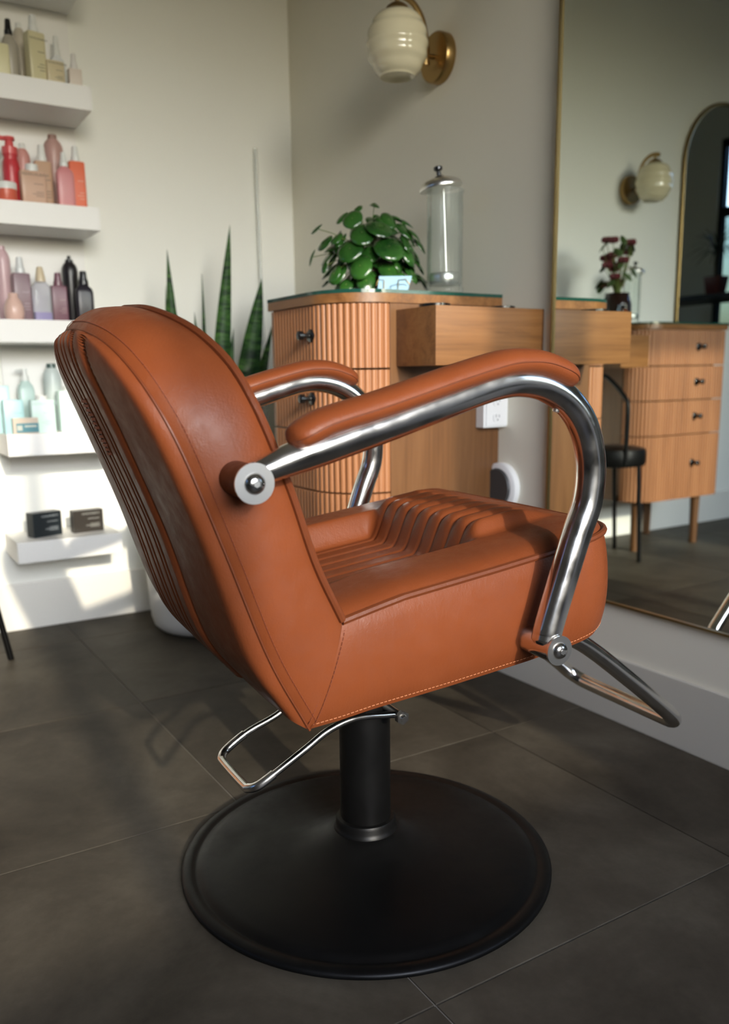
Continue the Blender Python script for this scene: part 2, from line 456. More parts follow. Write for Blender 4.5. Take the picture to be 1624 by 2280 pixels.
# --- rear panel with channels
grooves = [.112, .068, .047, .012]
def rear(i, s):                     # s in -1..1 across, row i (0 bottom .. NT-1 apex)
    k, c = Kh[i], Chh[i]; vk = abs(k.y); av = abs(s) * vk
    e = vk - av
    roll_ = (1 - exp(-e / .0045)) / (1 - exp(-max(vk, 1e-4) / .0045))
    fl_ = min(1, vk / .15)
    gg = (1 - .45 * fl_) * roll_ + .45 * fl_ * sin(pi / 2 * min(1, e / max(vk, 1e-4) / .75)) ; gz = .45 * roll_ + .55 * (1 - abs(s) ** 3)
    p = Vector((k.x + (c.x - k.x) * gg, s * vk, k.z + (c.z - k.z) * gz))
    far = min(1, vk / .11) ** 3
    hol = .0022 * far * sst(.06, .14, e)
    if av > .112: p.x += hol                             # slightly hollow field beside the channels
    else: p.x += hol * sst(.096, .112, av) - .0022 * far * (1 - sst(.098, .110, av))
    d = 0
    for q in grooves: d += exp(-((av - q) / .0030) ** 2)
    p.x += .0085 * min(1, d) * min(1, vk / .06)
    return p
NR = 300
v = []; f = []
for i in range(NT):
    for j in range(NR + 1):
        s = -1 + 2 * j / NR
        v.append(rear(i, s))
for i in range(NT - 1):
    for j in range(NR):
        f.append((i * (NR + 1) + j, i * (NR + 1) + j + 1, (i + 1) * (NR + 1) + j + 1, (i + 1) * (NR + 1) + j))
mk('rear_panel', v, f, LEATHER, chair, angle=80)['label'] = 'rear leather panel with upright stitched channels'
# --- front cushion of the backrest
def front(i, s):
    p0 = Fh[i]; vk = abs(p0.y); gg = 1 - abs(s) ** 4
    p = Vector((p0.x, s * vk, p0.z))
    e = (1 - abs(s)) * vk
    p.x += .016 * (1 - exp(-e / .02))
    pan = 1 / (1 + exp((abs(p.y) - .15) / .008)) * 1 / (1 + exp((p.z - .76) / .008))
    p.x -= .014 * pan
    r = ((p.y + .0175) / .035) % 1.0
    p.x -= .004 * exp(-((r - .5) * .035 / .003) ** 2) * pan
    return p
v = []; f = []; NQ = 90
for i in range(NT):
    for j in range(NQ + 1): v.append(front(i, -1 + 2 * j / NQ))
for i in range(NT - 1):
    for j in range(NQ):
        f.append((i * (NQ + 1) + j, (i + 1) * (NQ + 1) + j, (i + 1) * (NQ + 1) + j + 1, i * (NQ + 1) + j + 1))
mk('back_cushion', v, f, LEATHER, chair, angle=80)
# --- seat base
def Bz(u): return .510 + .135 * u + (-.006 * exp(-((u + .157) / .05) ** 2))
zt = [(-.157, .485), (-.11, .496), (-.071, .5045), (.0, .514), (.063, .5225), (.161, .5365), (.243, .5500), (.285, .5545)]
zb = [(-.201, .357), (-.16, .360), (-.116, .3655), (0, .3755), (.125, .3885), (.20, .3985), (.243, .4065), (.270, .414), (.290, .421)]
def interp(t, u):
    if u <= t[0][0]: return t[0][1]
    for (a, za), (b, zb_) in zip(t, t[1:]):
        if u <= b: return za + (zb_ - za) * (u - a) / (b - a)
    return t[-1][1]
UF = .286; RC = .075; HV = .250
def plan(ustart, grow=0.0, n=60):
    pts = []
    uc = UF + grow - RC
    L = [(ustart, -HV - grow), (uc, -HV - grow)]
    for k in range(n): pts.append(Vector((ustart + (uc - ustart) * k / n, -HV - grow * .3, 0)))
    for k in range(17):
        a = -pi / 2 + (pi / 2) * k / 16
        pts.append(Vector((uc + RC * cos(a), -(HV + grow * .3 - RC) + RC * sin(a), 0)))
    for k in range(1, 21): pts.append(Vector((UF + grow + .004 * sin(pi * k / 40.), -(HV - RC) * (1 - k / 20), 0)))
    return pts
top = plan(-.157); bot = plan(-.201, .004)
for p in top: p.z = interp(zt, p.x)
for p in bot: p.z = interp(zb, p.x)
NW = 12
rows = []
for a, b in zip(bot, top):
    r_ = []
    for j in range(NW + 1):
        s = j / NW; p = a.lerp(b, s)
        o = Vector((0, -1, 0)) if a.x < UF - RC - .01 else None
        if o is None:
            cc = Vector((UF - RC, -(HV - RC), 0)); o = Vector((max(0, p.x - cc.x), min(0, p.y - cc.y), 0))
            if p.y > cc.y: o = Vector((1, 0, 0))
            o = o.normalized() if o.length > 0 else Vector((1, 0, 0))
        p = p + o * (.009 * sin(pi * s) ** .6 - .004 * (1 - s) ** 6)
        r_.append(p)
    rows.append(r_)
full = rows + [[Vector((q.x, -q.y, q.z)) for q in r_] for r_ in rows[:-1][::-1]]
v = [q for r_ in full for q in r_]; f = []
for i in range(len(full) - 1):
    for j in range(NW):
        f.append((i * (NW + 1) + j, (i + 1) * (NW + 1) + j, (i + 1) * (NW + 1) + j + 1, i * (NW + 1) + j + 1))
mk('seat_base', v, f, LEATHER, chair, angle=80)
# underside board of the seat and of the back
und = []
for r_ in full: und.append(r_[0] + Vector((0, 0, .006)))
hem = [rear(0, -1 + 2 * j / 40) + Vector((0.002, 0, .006)) for j in range(41)][::-1]
loop = und + hem
cen = Vector((0, 0, .385)); v = [cen] + loop; N = len(loop)
f = [(0, 1 + k, 1 + (k + 1) % N) for k in range(N)]
mk('seat_underside', v, f, BLACK, chair, angle=80)
# --- seat cushion as a height field
NU, NV = 150, 170
def hw(u):
    if u < UF - RC: return HV
    return HV - RC + sqrt(max(0, RC * RC - (u - UF + RC) ** 2))
def seat_h(u, vv, e):
    h = interp(zt, max(u, -.157)) if u > -.157 else .485
    h += .017 * (1 - exp(-e / .016))
    av = abs(vv)
    inner = 1 - sst(.132, .158, av)
    pitch_ = .0335
    r = (vv / pitch_ + .5) % 1.0; dg = (r - .5) * pitch_
    gro = exp(-(abs(abs(dg) - pitch_ / 2) / .0028) ** 2)
    rib = sqrt(max(0, 1 - (dg / (pitch_ / 2)) ** 2 * .96))
    pan = inner * (1 - sst(.078, .112, u))
    h -= .042 * pan
    h -= .0035 * gro * pan * .9
    bol = inner * sst(.080, .125, u) * (1 - sst(.17, .262, u))
    h += (.017 + .013 * (rib - .75)) * bol
    back = inner * sst(.20, .23, u) * (1 - sst(.255, .28, u))
    h -= .0025 * gro * back
    return h
v = []; f = []
for i in range(NU + 1):
    u = -.235 + (UF + .235) * (1 - (1 - i / NU) ** 1.25)
    W_ = hw(u)
    for j in range(NV + 1):
        s = -1 + 2 * j / NV
        vv = s * W_; e = min(W_ - abs(vv), UF - u)
        v.append((u, vv, seat_h(u, vv, max(0, e))))
for i in range(NU):
    for j in range(NV):
        f.append((i * (NV + 1) + j, (i + 1) * (NV + 1) + j, (i + 1) * (NV + 1) + j + 1, i * (NV + 1) + j + 1))
mk('seat_cushion', v, f, LEATHER, chair, angle=80)['label'] = 'seat top with a channelled pan and ribbed front roll'
# --- piping
pr = .0048
pf = [p + Vector((0.001, (-.003 if p.y < 0 else .003), .002)) for p in resample(F, 160)]
G().tube(pf, pr, 8).build('piping', PIPE, chair)
tp = [r_[-1] + Vector((0, 0, .001)) for r_ in full]
tp2 = []
for p in tp:
    o = Vector((0, -.003 if p.y < 0 else .003, 0)) if p.x < UF - RC else Vector((.003, 0, 0))
    tp2.append(p + o)
G().tube(tp2, pr, 8).build('piping', PIPE, chair)
# rear seam (welt) between gusset and rear panel
G().tube([p + Vector((0, -.001 if p.y < 0 else .001, 0)) for p in resample(K, 160)], .0016, 6).build('seam', PIPE, chair)
# --- stitching: little threads
def stitches(name, path, step=.0058, ln=.0042, r=.00055, mt=THREAD):
    L = 0; s = G()
    P = path; acc = [0]
    for a, b in zip(P, P[1:]): acc.append(acc[-1] + (b - a).length)
    def at(t):
        for k in range(len(acc) - 1):
            if acc[k + 1] >= t:
                d = acc[k + 1] - acc[k]; return P[k].lerp(P[k + 1], (t - acc[k]) / d if d else 0)
        return P[-1]
    # march once
    k = 0; t = 0; tot = acc[-1]
    def at2(t, k):
        while k < len(acc) - 2 and acc[k + 1] < t: k += 1
        d = acc[k + 1] - acc[k]; return P[k].lerp(P[k + 1], (t - acc[k]) / d if d else 0), k
    while t + ln < tot:
        a, k = at2(t, k); b, k = at2(t + ln, k)
        s.tube([a, b], r, 4); t += step
    o = s.build(name, mt, chair, smooth=False); o['kind'] = 'stuff'; return o
SM = NF - 1
gs = [gusset_pt(i, .115) for i in range(NF)]
for i in range(NF):
    k = K[i]; out = (gs[i] - Vector((-.33, 0, .62))); out.normalize(); gs[i] = gs[i] + Vector((0, out.y, out.z)) * .0012
stitches('stitching', gs, mt=DTHREAD)
hem_s = []
for r_ in full:
    p = r_[0].lerp(r_[1], .62) if True else r_[0]
    o = Vector((0, -1 if p.y < 0 else 1, 0)) if p.x < UF - RC else Vector((1, 0, 0))
    hem_s.append(p + o * .0012)
stitches('stitching', hem_s)
# double seam between back and seat
for off in (-.0045, .0045):
    for sg in (-1, 1):
        pp = [Vector((-.201 + .044 * t + off, sg * (.2515 + .010 * sin(pi * t) ** .6), .362 + .118 * t)) for t in [k / 20 for k in range(21)]]
        stitches('stitching', pp, mt=DTHREAD)
for sg in (-1, 1):
    pp = [Vector((-.201 + .044 * t, sg * (.2500 + .0095 * sin(pi * t) ** .6), .358 + .125 * t)) for t in [k / 20 for k in range(21)]]
    G().tube(pp, .0013, 6).build('seam', PIPE, chair)
# --- embossed badge lettering in the middle channel of the rear panel
lt = G()
for k in range(13):
    zz = .742 - k * .0056
    uu = -.389 + (.745 - zz) * .40 - .0062
    for dv in ((-.005, .005) if k % 3 == 0 else ((-.006, 0, .006) if k % 3 == 1 else (-.003, .004))):
        lt.box((uu - .0006, dv - .0016, zz), (uu + .004, dv + .0016, zz + .0036))
lt.build('embossed_lettering', PIPE, chair, smooth=False)
# --- armrests
tubeP = [(-.272, .673), (-.2334, .6858), (-.1808, .7005), (-.1258, .7156), (-.0682, .7325), (-.0078, .7503), (.0286, .7595), (.0624, .7622), (.0996, .7555), (.1351, .7365), (.1617, .7049), (.1755, .6600), (.1735, .6126), (.1590, .5733), (.149, .5465), (.119, .4587), (.1139, .4396), (.111, .428)]
AV = .297
def arm(sg):
    pts = spline([(u, sg * AV, z) for u, z in tubeP], 8); N = len(pts)
    rad = []
    for i in range(N):
        t = i / (N - 1); r = .0190
        if t < .10: r = .0190 - .006 * (1 - t / .10) ** 1.5
        if t > .975: r = .019 - .004 * (t - .975) / .025
        rad.append(r)
    a = G().tube(pts, rad, 24).build('armrest_tube', CHROME, chair)
    # pad
    cl = []
    top_ = [(-.2355, .7035), (-.2230, .7100), (-.195, .7222), (-.1383, .7365), (-.0852, .7510), (-.0301, .7665), (.028, .7808), (.0585, .7838), (.0892, .7815), (.1217, .7710), (.142, .7585)]
    cl = spline([(u, sg * AV, z) for u, z in top_], 8); N = len(cl)
    rr = []
    for i in range(N):
        t = i / (N - 1)
        e = min(1, t / .17); e2 = min(1, (1 - t) / .14)
        q = (1 - (1 - e) ** 2.2) ** .5 * (1 - (1 - e2) ** 2.4) ** .5
        rr.append((.0165 * max(q, .22), .0275 * max(q, .2)))
    G().tube(cl, rr, 28, ref=(0, 0, 1)).build('arm_pad', LEATHER, a)
    # stitch line along each flank of the pad
    for fl_ in (-1, 1):
        pth = []
        for i in range(2, N - 2):
            Tn = (cl[i + 1] - cl[i - 1]).normalized(); nn = (Vector((0, 0, 1)) - Tn * Tn.z).normalized()
            pth.append(cl[i] + nn * (rr[i][0] * .02) + Vector((0, fl_ * (rr[i][1] + .0003), 0)))
        st = stitches('stitching', pth, .0052, .0038, .0005); st.parent = a
        G().tube(pth, .0008, 5).build('seam', PIPE, a)
    for (u, z), r_s, r_w in (((-.2835, .6655), .0185, .0212), ((.1170, .4250), .0180, .0195)):
        y0, y1 = sg * .244, sg * .317
        G().cyl((u, y0, z), (u, y1, z), r_s, 28).build('spacer', PIPE if u < 0 else CHROME, a)
        G().tube([(u, y1, z), (u, y1 + sg * .0028, z)], [r_w, r_w], 36).build('washer', STEEL, a)
        bt = G()
        bt.tube([(u, y1 + sg * .0028, z), (u, y1 + sg * .004, z), (u, y1 + sg * .0075, z), (u, y1 + sg * .0092, z)], [.0112, .0110, .0085, .0045], 24)
        bt.build('bolt', CHROME, a)
        G().tube([(u, y1 + sg * .0088, z), (u, y1 + sg * .0100, z)], [.0036, .0036], 6).build('hex_socket', STEEL, a)
    # fixing screw under the pad
    G().tube([(.118, sg * AV, .7285), (.1165, sg * AV, .7245)], [.005, .004], 12).build('screw', STEEL, a)
    return a
arm(-1); arm(1)
# --- footrest
fp = [(.17, -.137, .440), (.26, -.137, .385), (.3276, -.137, .3459), (.4173, -.137, .2776), (.500, -.137, .2110), (.530, -.135, .1845), (.545, -.120, .1715), (.549, -.095, .1680), (.549, 0, .1680), (.549, .095, .1680), (.545, .120, .1715), (.530, .135, .1845), (.500, .137, .2110), (.4173, .137, .2776), (.26, .137, .385), (.17, .137, .440)]
G().tube(spline(fp, 7), .0138, 18).build('footrest', CHROME, chair)
# --- pump lever
lp = [(.012, -.078, .272), (-.0026, -.078, .274), (-.0547, -.078, .2795), (-.0981, -.078, .2695), (-.1337, -.078, .2495), (-.1789, -.078, .2245), (-.206, -.074, .2080), (-.2165, -.062, .2010), (-.2185, -.045, .1985), (-.2185, .045, .1945), (-.2165, .062, .1960), (-.206, .074, .2010), (-.1789, .078, .2160), (-.1573, .078, .2260), (-.1188, .078, .2400), (-.08, .078, .262), (-.04, .078, .272), (.012, .078, .272)]
lev = G().tube(spline(lp, 7), .0052, 12).build('pump_lever', CHROME, chair)
sl = spline(lp[4:15], 7)
G().tube(sl[8:-12], .0068, 14).build('handle_sleeve', CHROME, lev)
G().cyl((.018, -.085, .270), (.018, .085, .270), .0065, 14).build('pivot_rod', STEEL, lev)
for sg in (-1, 1):
    G().tube([(.018, sg * .083, .270), (.018, sg * .092, .270)], [.0105, .0105], 6).build('nut', CHROME, lev)
    G().tube([(.018, sg * .092, .270), (.018, sg * .096, .270)], [.006, .0045], 14).build('bolt', CHROME, lev)
# --- column, collar, bracket, base
G().lathe([(.0405, .055), (.0405, .285), (.0395, .2855), (.0395, .288), (.0405, .2885), (.0405, .36)], 48).build('column', BLACK, chair)
G().box((-.075, -.060, .335), (.11, .060, .385), .003).box((.045, -.050, .292), (.062, .050, .34), .001).box((-.03, -.055, .30), (.045, .055, .335), .002).build('seat_bracket', BLACK, chair, smooth=False)
G().lathe([(.0405, .076), (.0462, .0745), (.0485, .070), (.0485, .0635), (.0505, .060), (.053, .055), (.053, .050)], 48, cap0=True).build('collar', BLACK, chair)
G().lathe([(.292, 0), (.2965, .003), (.2965, .0075), (.293, .0105), (.285, .0118), (.279, .0112), (.2755, .0095), (.272, .0100), (.268, .0135), (.255, .0165), (.22, .0205), (.17, .0255), (.13, .0305), (.10, .0365), (.078, .0435), (.063, .0505), (.052, .0565), (.040, .058)], 128).build('base_plate', BLACK, chair, angle=60)

# ------------------------------------------------------------------ oak station with drawers
ZB = [0.222, 0.500, 0.645, 0.787, 0.934]
def station(name, label, W_, D_, R_, slats_single, group):
    # local: front faces -Y, rounded reeded corner at +X end, back against y = D_
    st = thing(name, label, 'cabinet', group=group)
    bp = .006
    # carcass behind the drawer fronts
    c = G().box((0.004, .050, .222), (W_ - R_ + .0, D_, .934)).box((W_ - R_, R_ , .222), (W_, D_, .934), .001)
    c.build('carcass', OAKV, st, smooth=False)
    # outline of the front: from (0,0) along x to W_-R_, then quarter round to (W_, R_)
    def outline(off, n=14):
        p = [(0.0, -off), (W_ - R_, -off)]
        for k in range(1, n + 1):
            a = -pi / 2 + pi / 2 * k / n
            p.append((W_ - R_ + (R_ + off) * cos(a), R_ + (R_ + off) * sin(a)))
        return p
    o1, o0 = outline(-.0040), outline(-.020)
    pitch_ = .0157; rr = .0062
    Lx = W_ - R_; La = pi / 2 * R_; tot = Lx + La
    ns = int((tot - .006) / pitch_)
    meshes = {}
    for d in range(4):
        z0, z1 = ZB[3 - d] + .0022, ZB[4 - d] - .0022
        v = []; f = []
        n = len(o1)
        for (P, z) in ((o1, z0), (o1, z1), (o0, z1), (o0, z0)):
            for q in P: v.append((q[0], q[1], z))
        for k in range(n - 1):
            for a in range(4):
                b = (a + 1) % 4
                f.append((a * n + k, a * n + k + 1, b * n + k + 1, b * n + k))
        f.append((0, n, 2 * n, 3 * n)); f.append((n - 1, 2 * n - 1, 3 * n - 1, 4 * n - 1))
        dr = mk('drawer', v, f, REED, st, smooth=False)
        sg_ = G()
        h = round(z1 - z0, 4)
        for k in range(ns):
            s_ = tot - .002 - pitch_ * (k + .5)
            if s_ < .004: break
            if s_ > Lx:
                a = -pi / 2 + (s_ - Lx) / R_
                x_, y_ = W_ - R_ + (R_ - .004) * cos(a), R_ + (R_ - .004) * sin(a)
            else: x_, y_ , a = s_, .004, -pi / 2
            def prof(zz):
                out = []
                for m_ in range(7):
                    b = -pi / 2 + pi * m_ / 6
                    out.append((rr * 1.08 * sin(b), rr * cos(b) * .85, zz))
                return out
            pv = prof(z0) + prof(z1)
            if slats_single:
                key = h
                if key not in meshes:
                    pv0 = prof(0) + prof(h)
                    fv = [(m_, m_ + 1, m_ + 8, m_ + 7) for m_ in range(6)] + [tuple(range(7)), tuple(range(13, 6, -1))]
                    o = mk('slat', pv0, fv, REED, dr, angle=50); meshes[key] = o.data
                else:
                    o = bpy.data.objects.new('slat', meshes[key]); COL.objects.link(o); o.parent = dr
                o.location = (x_, y_, z0); o.rotation_euler = (0, 0, a - pi / 2)
            else:
                ca, sa = cos(a - pi / 2), sin(a - pi / 2)
                sg_.add([(x_ + q[0] * ca - q[1] * sa, y_ + q[0] * sa + q[1] * ca, q[2]) for q in pv], [(m_, m_ + 1, m_ + 8, m_ + 7) for m_ in range(6)] + [tuple(range(7)), tuple(range(13, 6, -1))])
        if not slats_single:
            o = sg_.build('slats', REED, dr, angle=50); o['kind'] = 'stuff'
        # knob
        kx = (.135 if slats_single else W_ * .37 + .0)
        kx = W_ - .133 if slats_single else W_ - .325
        kz = (z0 + z1) / 2 if d < 3 else z1 - .125
        kz += .004
        s = G().tube([(kx, .003, kz), (kx, -.004, kz), (kx, -.006, kz)], [.015, .015, .0125], 20)
        s.tube([(kx, -.006, kz), (kx, -.022, kz), (kx, -.024, kz), (kx, -.034, kz), (kx, -.036, kz)], [.0055, .0055, .0105, .0105, .008], 20)
        s.build('knob', BLACKGLOSS, dr, angle=40)
    # top slab and glass
    def slab(off, z0, z1, nm, mt, bev=0):
        P = outline(off, 18); P = [(P[0][0] - max(off, 0), P[0][1])] + P[1:] + [(W_ + off, D_), (-max(off, 0), D_)]
        n = len(P); v = [(a, b, z0) for a, b in P] + [(a, b, z1) for a, b in P]
        f = [tuple(range(n))[::-1], tuple(range(n, 2 * n))] + [(k, (k + 1) % n, n + (k + 1) % n, n + k) for k in range(n)]
        return mk(nm, v, f, mt, st, angle=35)
    slab(.004, .934, .9545, 'cabinet_top', OAKH)
    slab(.0045, .9545, .9625, 'glass_top', GREENEDGE)
    for (x_, y_) in ((.05, .07), (W_ - .09, .09), (.05, D_ - .05), (W_ - .06, D_ - .05)):
        G().tube([(x_, y_, 0), (x_, y_, .2225)], [.0165, .021], 16).build('leg', OAKV, st)
    return st
def tool_box(name, label, L_, Dp, z0, z1, rings=True):
    # local: back edge at y=0..; x from 0..L_, y from 0..Dp
    st = thing(name, label, 'tool box', group=None)
    G().box((0, 0, z0), (L_, Dp, z1), .0025).build('box_body', OAKH, st, angle=30)
    for x_, r_ in (((L_ * .17, .036), (L_ * .80, .030)) if rings else ()):
        s = G().lathe([(r_ - .004, z1), (r_, z1 + .002), (r_, z1 + .0085), (r_ - .004, z1 + .0095), (r_ - .006, z1 + .007), (r_ - .007, z1 + .0003)], 28, (x_, Dp * .5))
        s.build('holder_ring', BLACKGLOSS, st)
    return st
# station 1: front faces -X ; local -Y -> world -X ; local +X -> world -Y
C1 = station('oak_station', 'reeded oak drawer station beneath the potted round-leaf plant', .351, .461, .133, True, 'oak drawer stations')
C1.location = (.4155, .6725, 0); C1.rotation_euler = (0, 0, -pi / 2)
B1 = tool_box('tool_box', 'oak tool box fixed on the side of the drawer station, left of the tall mirror', .312, .152, .7915, .918)
B1.location = (.5645, .1690, 0)
# station 2 (seen in the mirror): front faces -Y, rounded corner at +X
C2 = station('oak_station', 'second oak drawer station, under the arched mirror in the reflection', .505, .383, .11, False, 'oak drawer stations')
C2.location = (-1.025, 1.040, 0)
B2 = tool_box('tool_box', 'second oak tool box carrying the dark vase of flowers', .16, .40, .783, .908, False)
B2.location = (-.519, 1.022, 0)

# outlet box on the side of station 1
ob = thing('outlet_box', 'white double power outlet box on the side of the oak station', 'outlet', (.802, .2915, .642))
G().box((0, 0, 0), (.076, .030, .092), .002).build('outlet_body', OUTLETW, ob, smooth=False)
G().box((.006, -.0035, .004), (.074, 0, .088), .001).build('cover_plate', OUTLETW, ob, smooth=False)
for zz in (.024, .062):
    s = G().loft([(0, .013, .0105, 3), (.0022, .013, .0105, 3)], 20).xf(Matrix.Translation((.040, -.0035, zz)) @ Matrix.Rotation(pi / 2, 4, 'X'))
    rc = s.build('receptacle', OUTLETW, ob)
    sl_ = G().box((.0345, -.0063, zz + .001), (.0357, -.0055, zz + .008)).box((.0443, -.0063, zz + .001), (.0455, -.0055, zz + .007)).box((.0385, -.0063, zz - .0065), (.0415, -.0055, zz - .0035))
    sl_.build('slots', DARKSLOT, rc, smooth=False)
# round white fitting on the wall behind the station
s = G().tube([(XW, .300, .490), (XW - .016, .300, .490), (XW - .020, .300, .490)], [.062, .062, .056], 40)
rf = thing('wall_disc', 'round white wall fitting half hidden behind the oak station', 'wall fitting')
rf.location = (0, 0, 0)
s.build('disc', OUTLETW, rf)
G().tube([(XW - .020, .300, .490), (XW - .026, .300, .490)], [.049, .046], 40).build('disc_centre', DARKSLOT, rf)

# ------------------------------------------------------------------ tall mirror, arched mirror
MT = radians(0.18)
tm = thing('wall_mirror', 'tall rectangular wall mirror in a thin brass frame', 'mirror', (XW - .0035, 0.134, .268))
tm.rotation_euler = (0, -MT, 0)
MYL, MZH = 1.75, 2.05
G().box((-.0035, -MYL, .004), (.0, -.004, MZH), 0).build('mirror_glass', MIRROR, tm, smooth=False)
G().box((-.009, -.0045, 0), (.0005, 0, MZH)).box((-.009, -MYL, 0), (.0005, -MYL + .0045, MZH)).box((-.009, -MYL + .0045, 0), (.0005, -.0045, .0045)).box((-.009, -MYL + .0045, MZH - .0045), (.0005, -.0045, MZH)).build('mirror_frame', GOLD, tm, smooth=False)
am = thing('arched_mirror', 'arched brass-framed mirror above the second oak station, seen in reflection', 'mirror', (-1.443, YW, .985))
R1 = .286
def arch(r, h, n=36):
    p = [(-r, 0)] + [(r, 0)]
    q = [(r * cos(pi * k / n), h + r * sin(pi * k / n)) for k in range(n + 1)]
    return [(-r, 0), (r, 0)] + q[0:] 
P = arch(R1 - .006, .70); n = len(P)
mk('mirror_glass', [(a, -.008, b + .006) for a, b in P] + [(a, -.012, b + .006) for a, b in P], [tuple(range(n)), tuple(range(n, 2 * n))[::-1]] + [(k, (k + 1) % n, n + (k + 1) % n, n + k) for k in range(n)], MIRROR, am, smooth=False)
path = [(-R1, -.012, 0), (R1, -.012, 0)] + [(R1 * cos(pi * k / 40), -.012, .706 + R1 * sin(pi * k / 40)) for k in range(41)]
G().tube(path, .010, 10, closed=True).build('mirror_frame', GOLD, am)

# ------------------------------------------------------------------ wall sconces
def sconce(label, loc, rz):
    # local: wall plane y=0, lamp reaches towards -y
    t = thing('wall_sconce', label, 'wall lamp', loc, rz, 'globe wall sconces')
    G().tube([(0, 0, 0), (0, -.022, 0), (0, -.026, 0)], [.060, .060, .057], 48).build('back_plate', BRASS, t)
    G().tube([(0, -.025, 0), (0, -.048, 0)], [.0055, .0055], 14).build('stem', BRASS, t)
    ap = [(0, -.046, -.022), (0, -.047, .0), (0, -.050, .040), (0, -.060, .078), (0, -.080, .105), (0, -.108, .120), (0, -.138, .122), (0, -.160, .114)]
    G().tube(spline(ap, 7), [(.0045, .0085)] * 50, 14).build('arm', BRASS, t)
    zc = .010; yc = -.137
    G().lathe([(.006, zc + .118), (.006, zc + .094), (.016, zc + .092), (.027, zc + .084), (.031, zc + .074), (.026, zc + .072)], 28, (0, yc)).build('shade_holder', BRASS, t)
    pr_ = []
    base = [(.022, .079), (.034, .0755), (.050, .066), (.062, .052), (.0700, .036), (.0745, .018), (.0765, 0.0), (.0755, -.018), (.0705, -.036), (.062, -.052), (.052, -.065), (.044, -.073)]
    out = []
    for (r, z), (r2_, z2) in zip(base, base[1:]):
        for k in range(5):
            q = k / 5; rr_ = r + (r2_ - r) * q; z_ = z + (z2 - z) * q
            out.append((rr_ + .0014 * cos(z_ * 2 * pi / .030), z_ + zc))
    out += [(.0435, -.0745 + zc), (.041, -.0735 + zc), (.038, -.068 + zc), (.020, -.064 + zc), (.002, -.063 + zc)]
    G().lathe(out, 48, (0, yc), cap0=True, cap1=True).build('lamp_shade', SHADE, t, angle=80)
    return t
s1_ = sconce('brass wall sconce with ribbed cream glass globe beside the tall mirror', (XW, .572, 1.566), -pi / 2)
s2_ = dup(s1_, (-.811, YW, 1.546), 0, 'second brass sconce with cream globe, seen inside the tall mirror')

# ------------------------------------------------------------------ round-leaf plant
def disc_leaf(c, nrm, r, squash, name, parent, mt):
    nrm = Vector(nrm).normalized(); q = nrm.to_track_quat('Z', 'Y').to_matrix()
    roll_ = random.uniform(-.5, .5); rm = Matrix.Rotation(roll_, 3, 'Z')
    v = [Vector((0, 0, -.08 * r))]; rings = 4; n = 18
    for i in range(1, rings + 1):
        t = i / rings
        for k in range(n):
            a = 2 * pi * k / n
            v.append(Vector((t * r * cos(a) * squash, t * r * sin(a), -.10 * r * (1 - t * t) * -1 * .0 + (.22 * r) * (t ** 2) * -1 + .04 * r * sin(2 * a + roll_) * t)))
    f = [(0, 1 + k, 1 + (k + 1) % n) for k in range(n)]
    for i in range(rings - 1):
        for k in range(n):
            a = 1 + i * n; b = a + n
            f.append((a + k, b + k, b + (k + 1) % n, a + (k + 1) % n))
    v = [Vector(c) + q @ (rm @ p) for p in v]
    m2 = len(v)
    th = nrm * -.0007
    v2 = [p + th for p in v]
    f2 = [tuple(reversed([i + m2 for i in q_])) for q_ in f]
    rim = [1 + (rings - 1) * n + k for k in range(n)]
    f3 = [(rim[k], rim[(k + 1) % n], rim[(k + 1) % n] + m2, rim[k] + m2) for k in range(n)]
    return mk(name, v + v2, f + f2 + f3, mt, parent, angle=70)
PC = Vector((.640, .548, .9625))
rp = thing('round_leaf_plant', 'bushy green plant with round glossy leaves in a dark red pot on the station', 'plant', PC)
G().lathe([(.030, 0), (.036, .002), (.046, .058), (.048, .060), (.048, .070), (.043, .070), (.041, .058)], 32).build('pot', TERRA, rp)
G().lathe([(.041, .056), (.030, .062), (.005, .064)], 24).build('soil', SOIL, rp)
right = Vector((.855, -.519, 0)); toward = Vector((-.519, -.855, 0))       # across the view and towards the room
lv = [  # across(m), depth towards the room, height above glass, radius, squash, tilt(up)
 (-.052, .105, .112, .033, .86, .25), (-.135, .04, .168, .017, .8, .5), (-.115, .07, .132, .022, .9, .45), (-.150, .03, .100, .019, .45, .1),
 (-.093, .10, .055, .022, .8, .1), (-.062, .10, .028, .018, .85, .1), (-.118, .06, .075, .016, .6, .1), (-.072, .05, .192, .018, .75, .4),
 (-.045, .08, .185, .025, .9, .3), (-.022, .10, .150, .034, .8, .35), (-.03, .04, .215, .016, .6, .6), (.010, .05, .222, .024, .35, .9),
 (.022, .095, .165, .035, .9, .5), (.045, .115, .115, .036, .95, .3), (-.028, .12, .070, .030, .9, .1), (-.012, .11, .035, .024, .9, .0),
 (.045, .10, .062, .026, .9, .2), (.095, .08, .100, .028, .7, .1), (.110, .055, .150, .022, .55, .3), (.060, .03, .195, .024, .4, .9),
 (.085, .02, .185, .026, .4, .8), (.128, .03, .125, .020, .6, .2), (.02, .05, .19, .02, .5, .8), (-.002, .09, .105, .026, .8, .2),
 (.105, .06, .055, .024, .8, .1), (.075, .10, .035, .022, .8, .0), (-.09, .02, .02, .022, .7, .0), (-.085, .09, .140, .020, .7, .4), (.125, .01, .08, .024, .7, .2), (.135, .02, .040, .022, .7, .2)]
pivot = Vector((0, 0, .055))
cnt = 0
stems = []
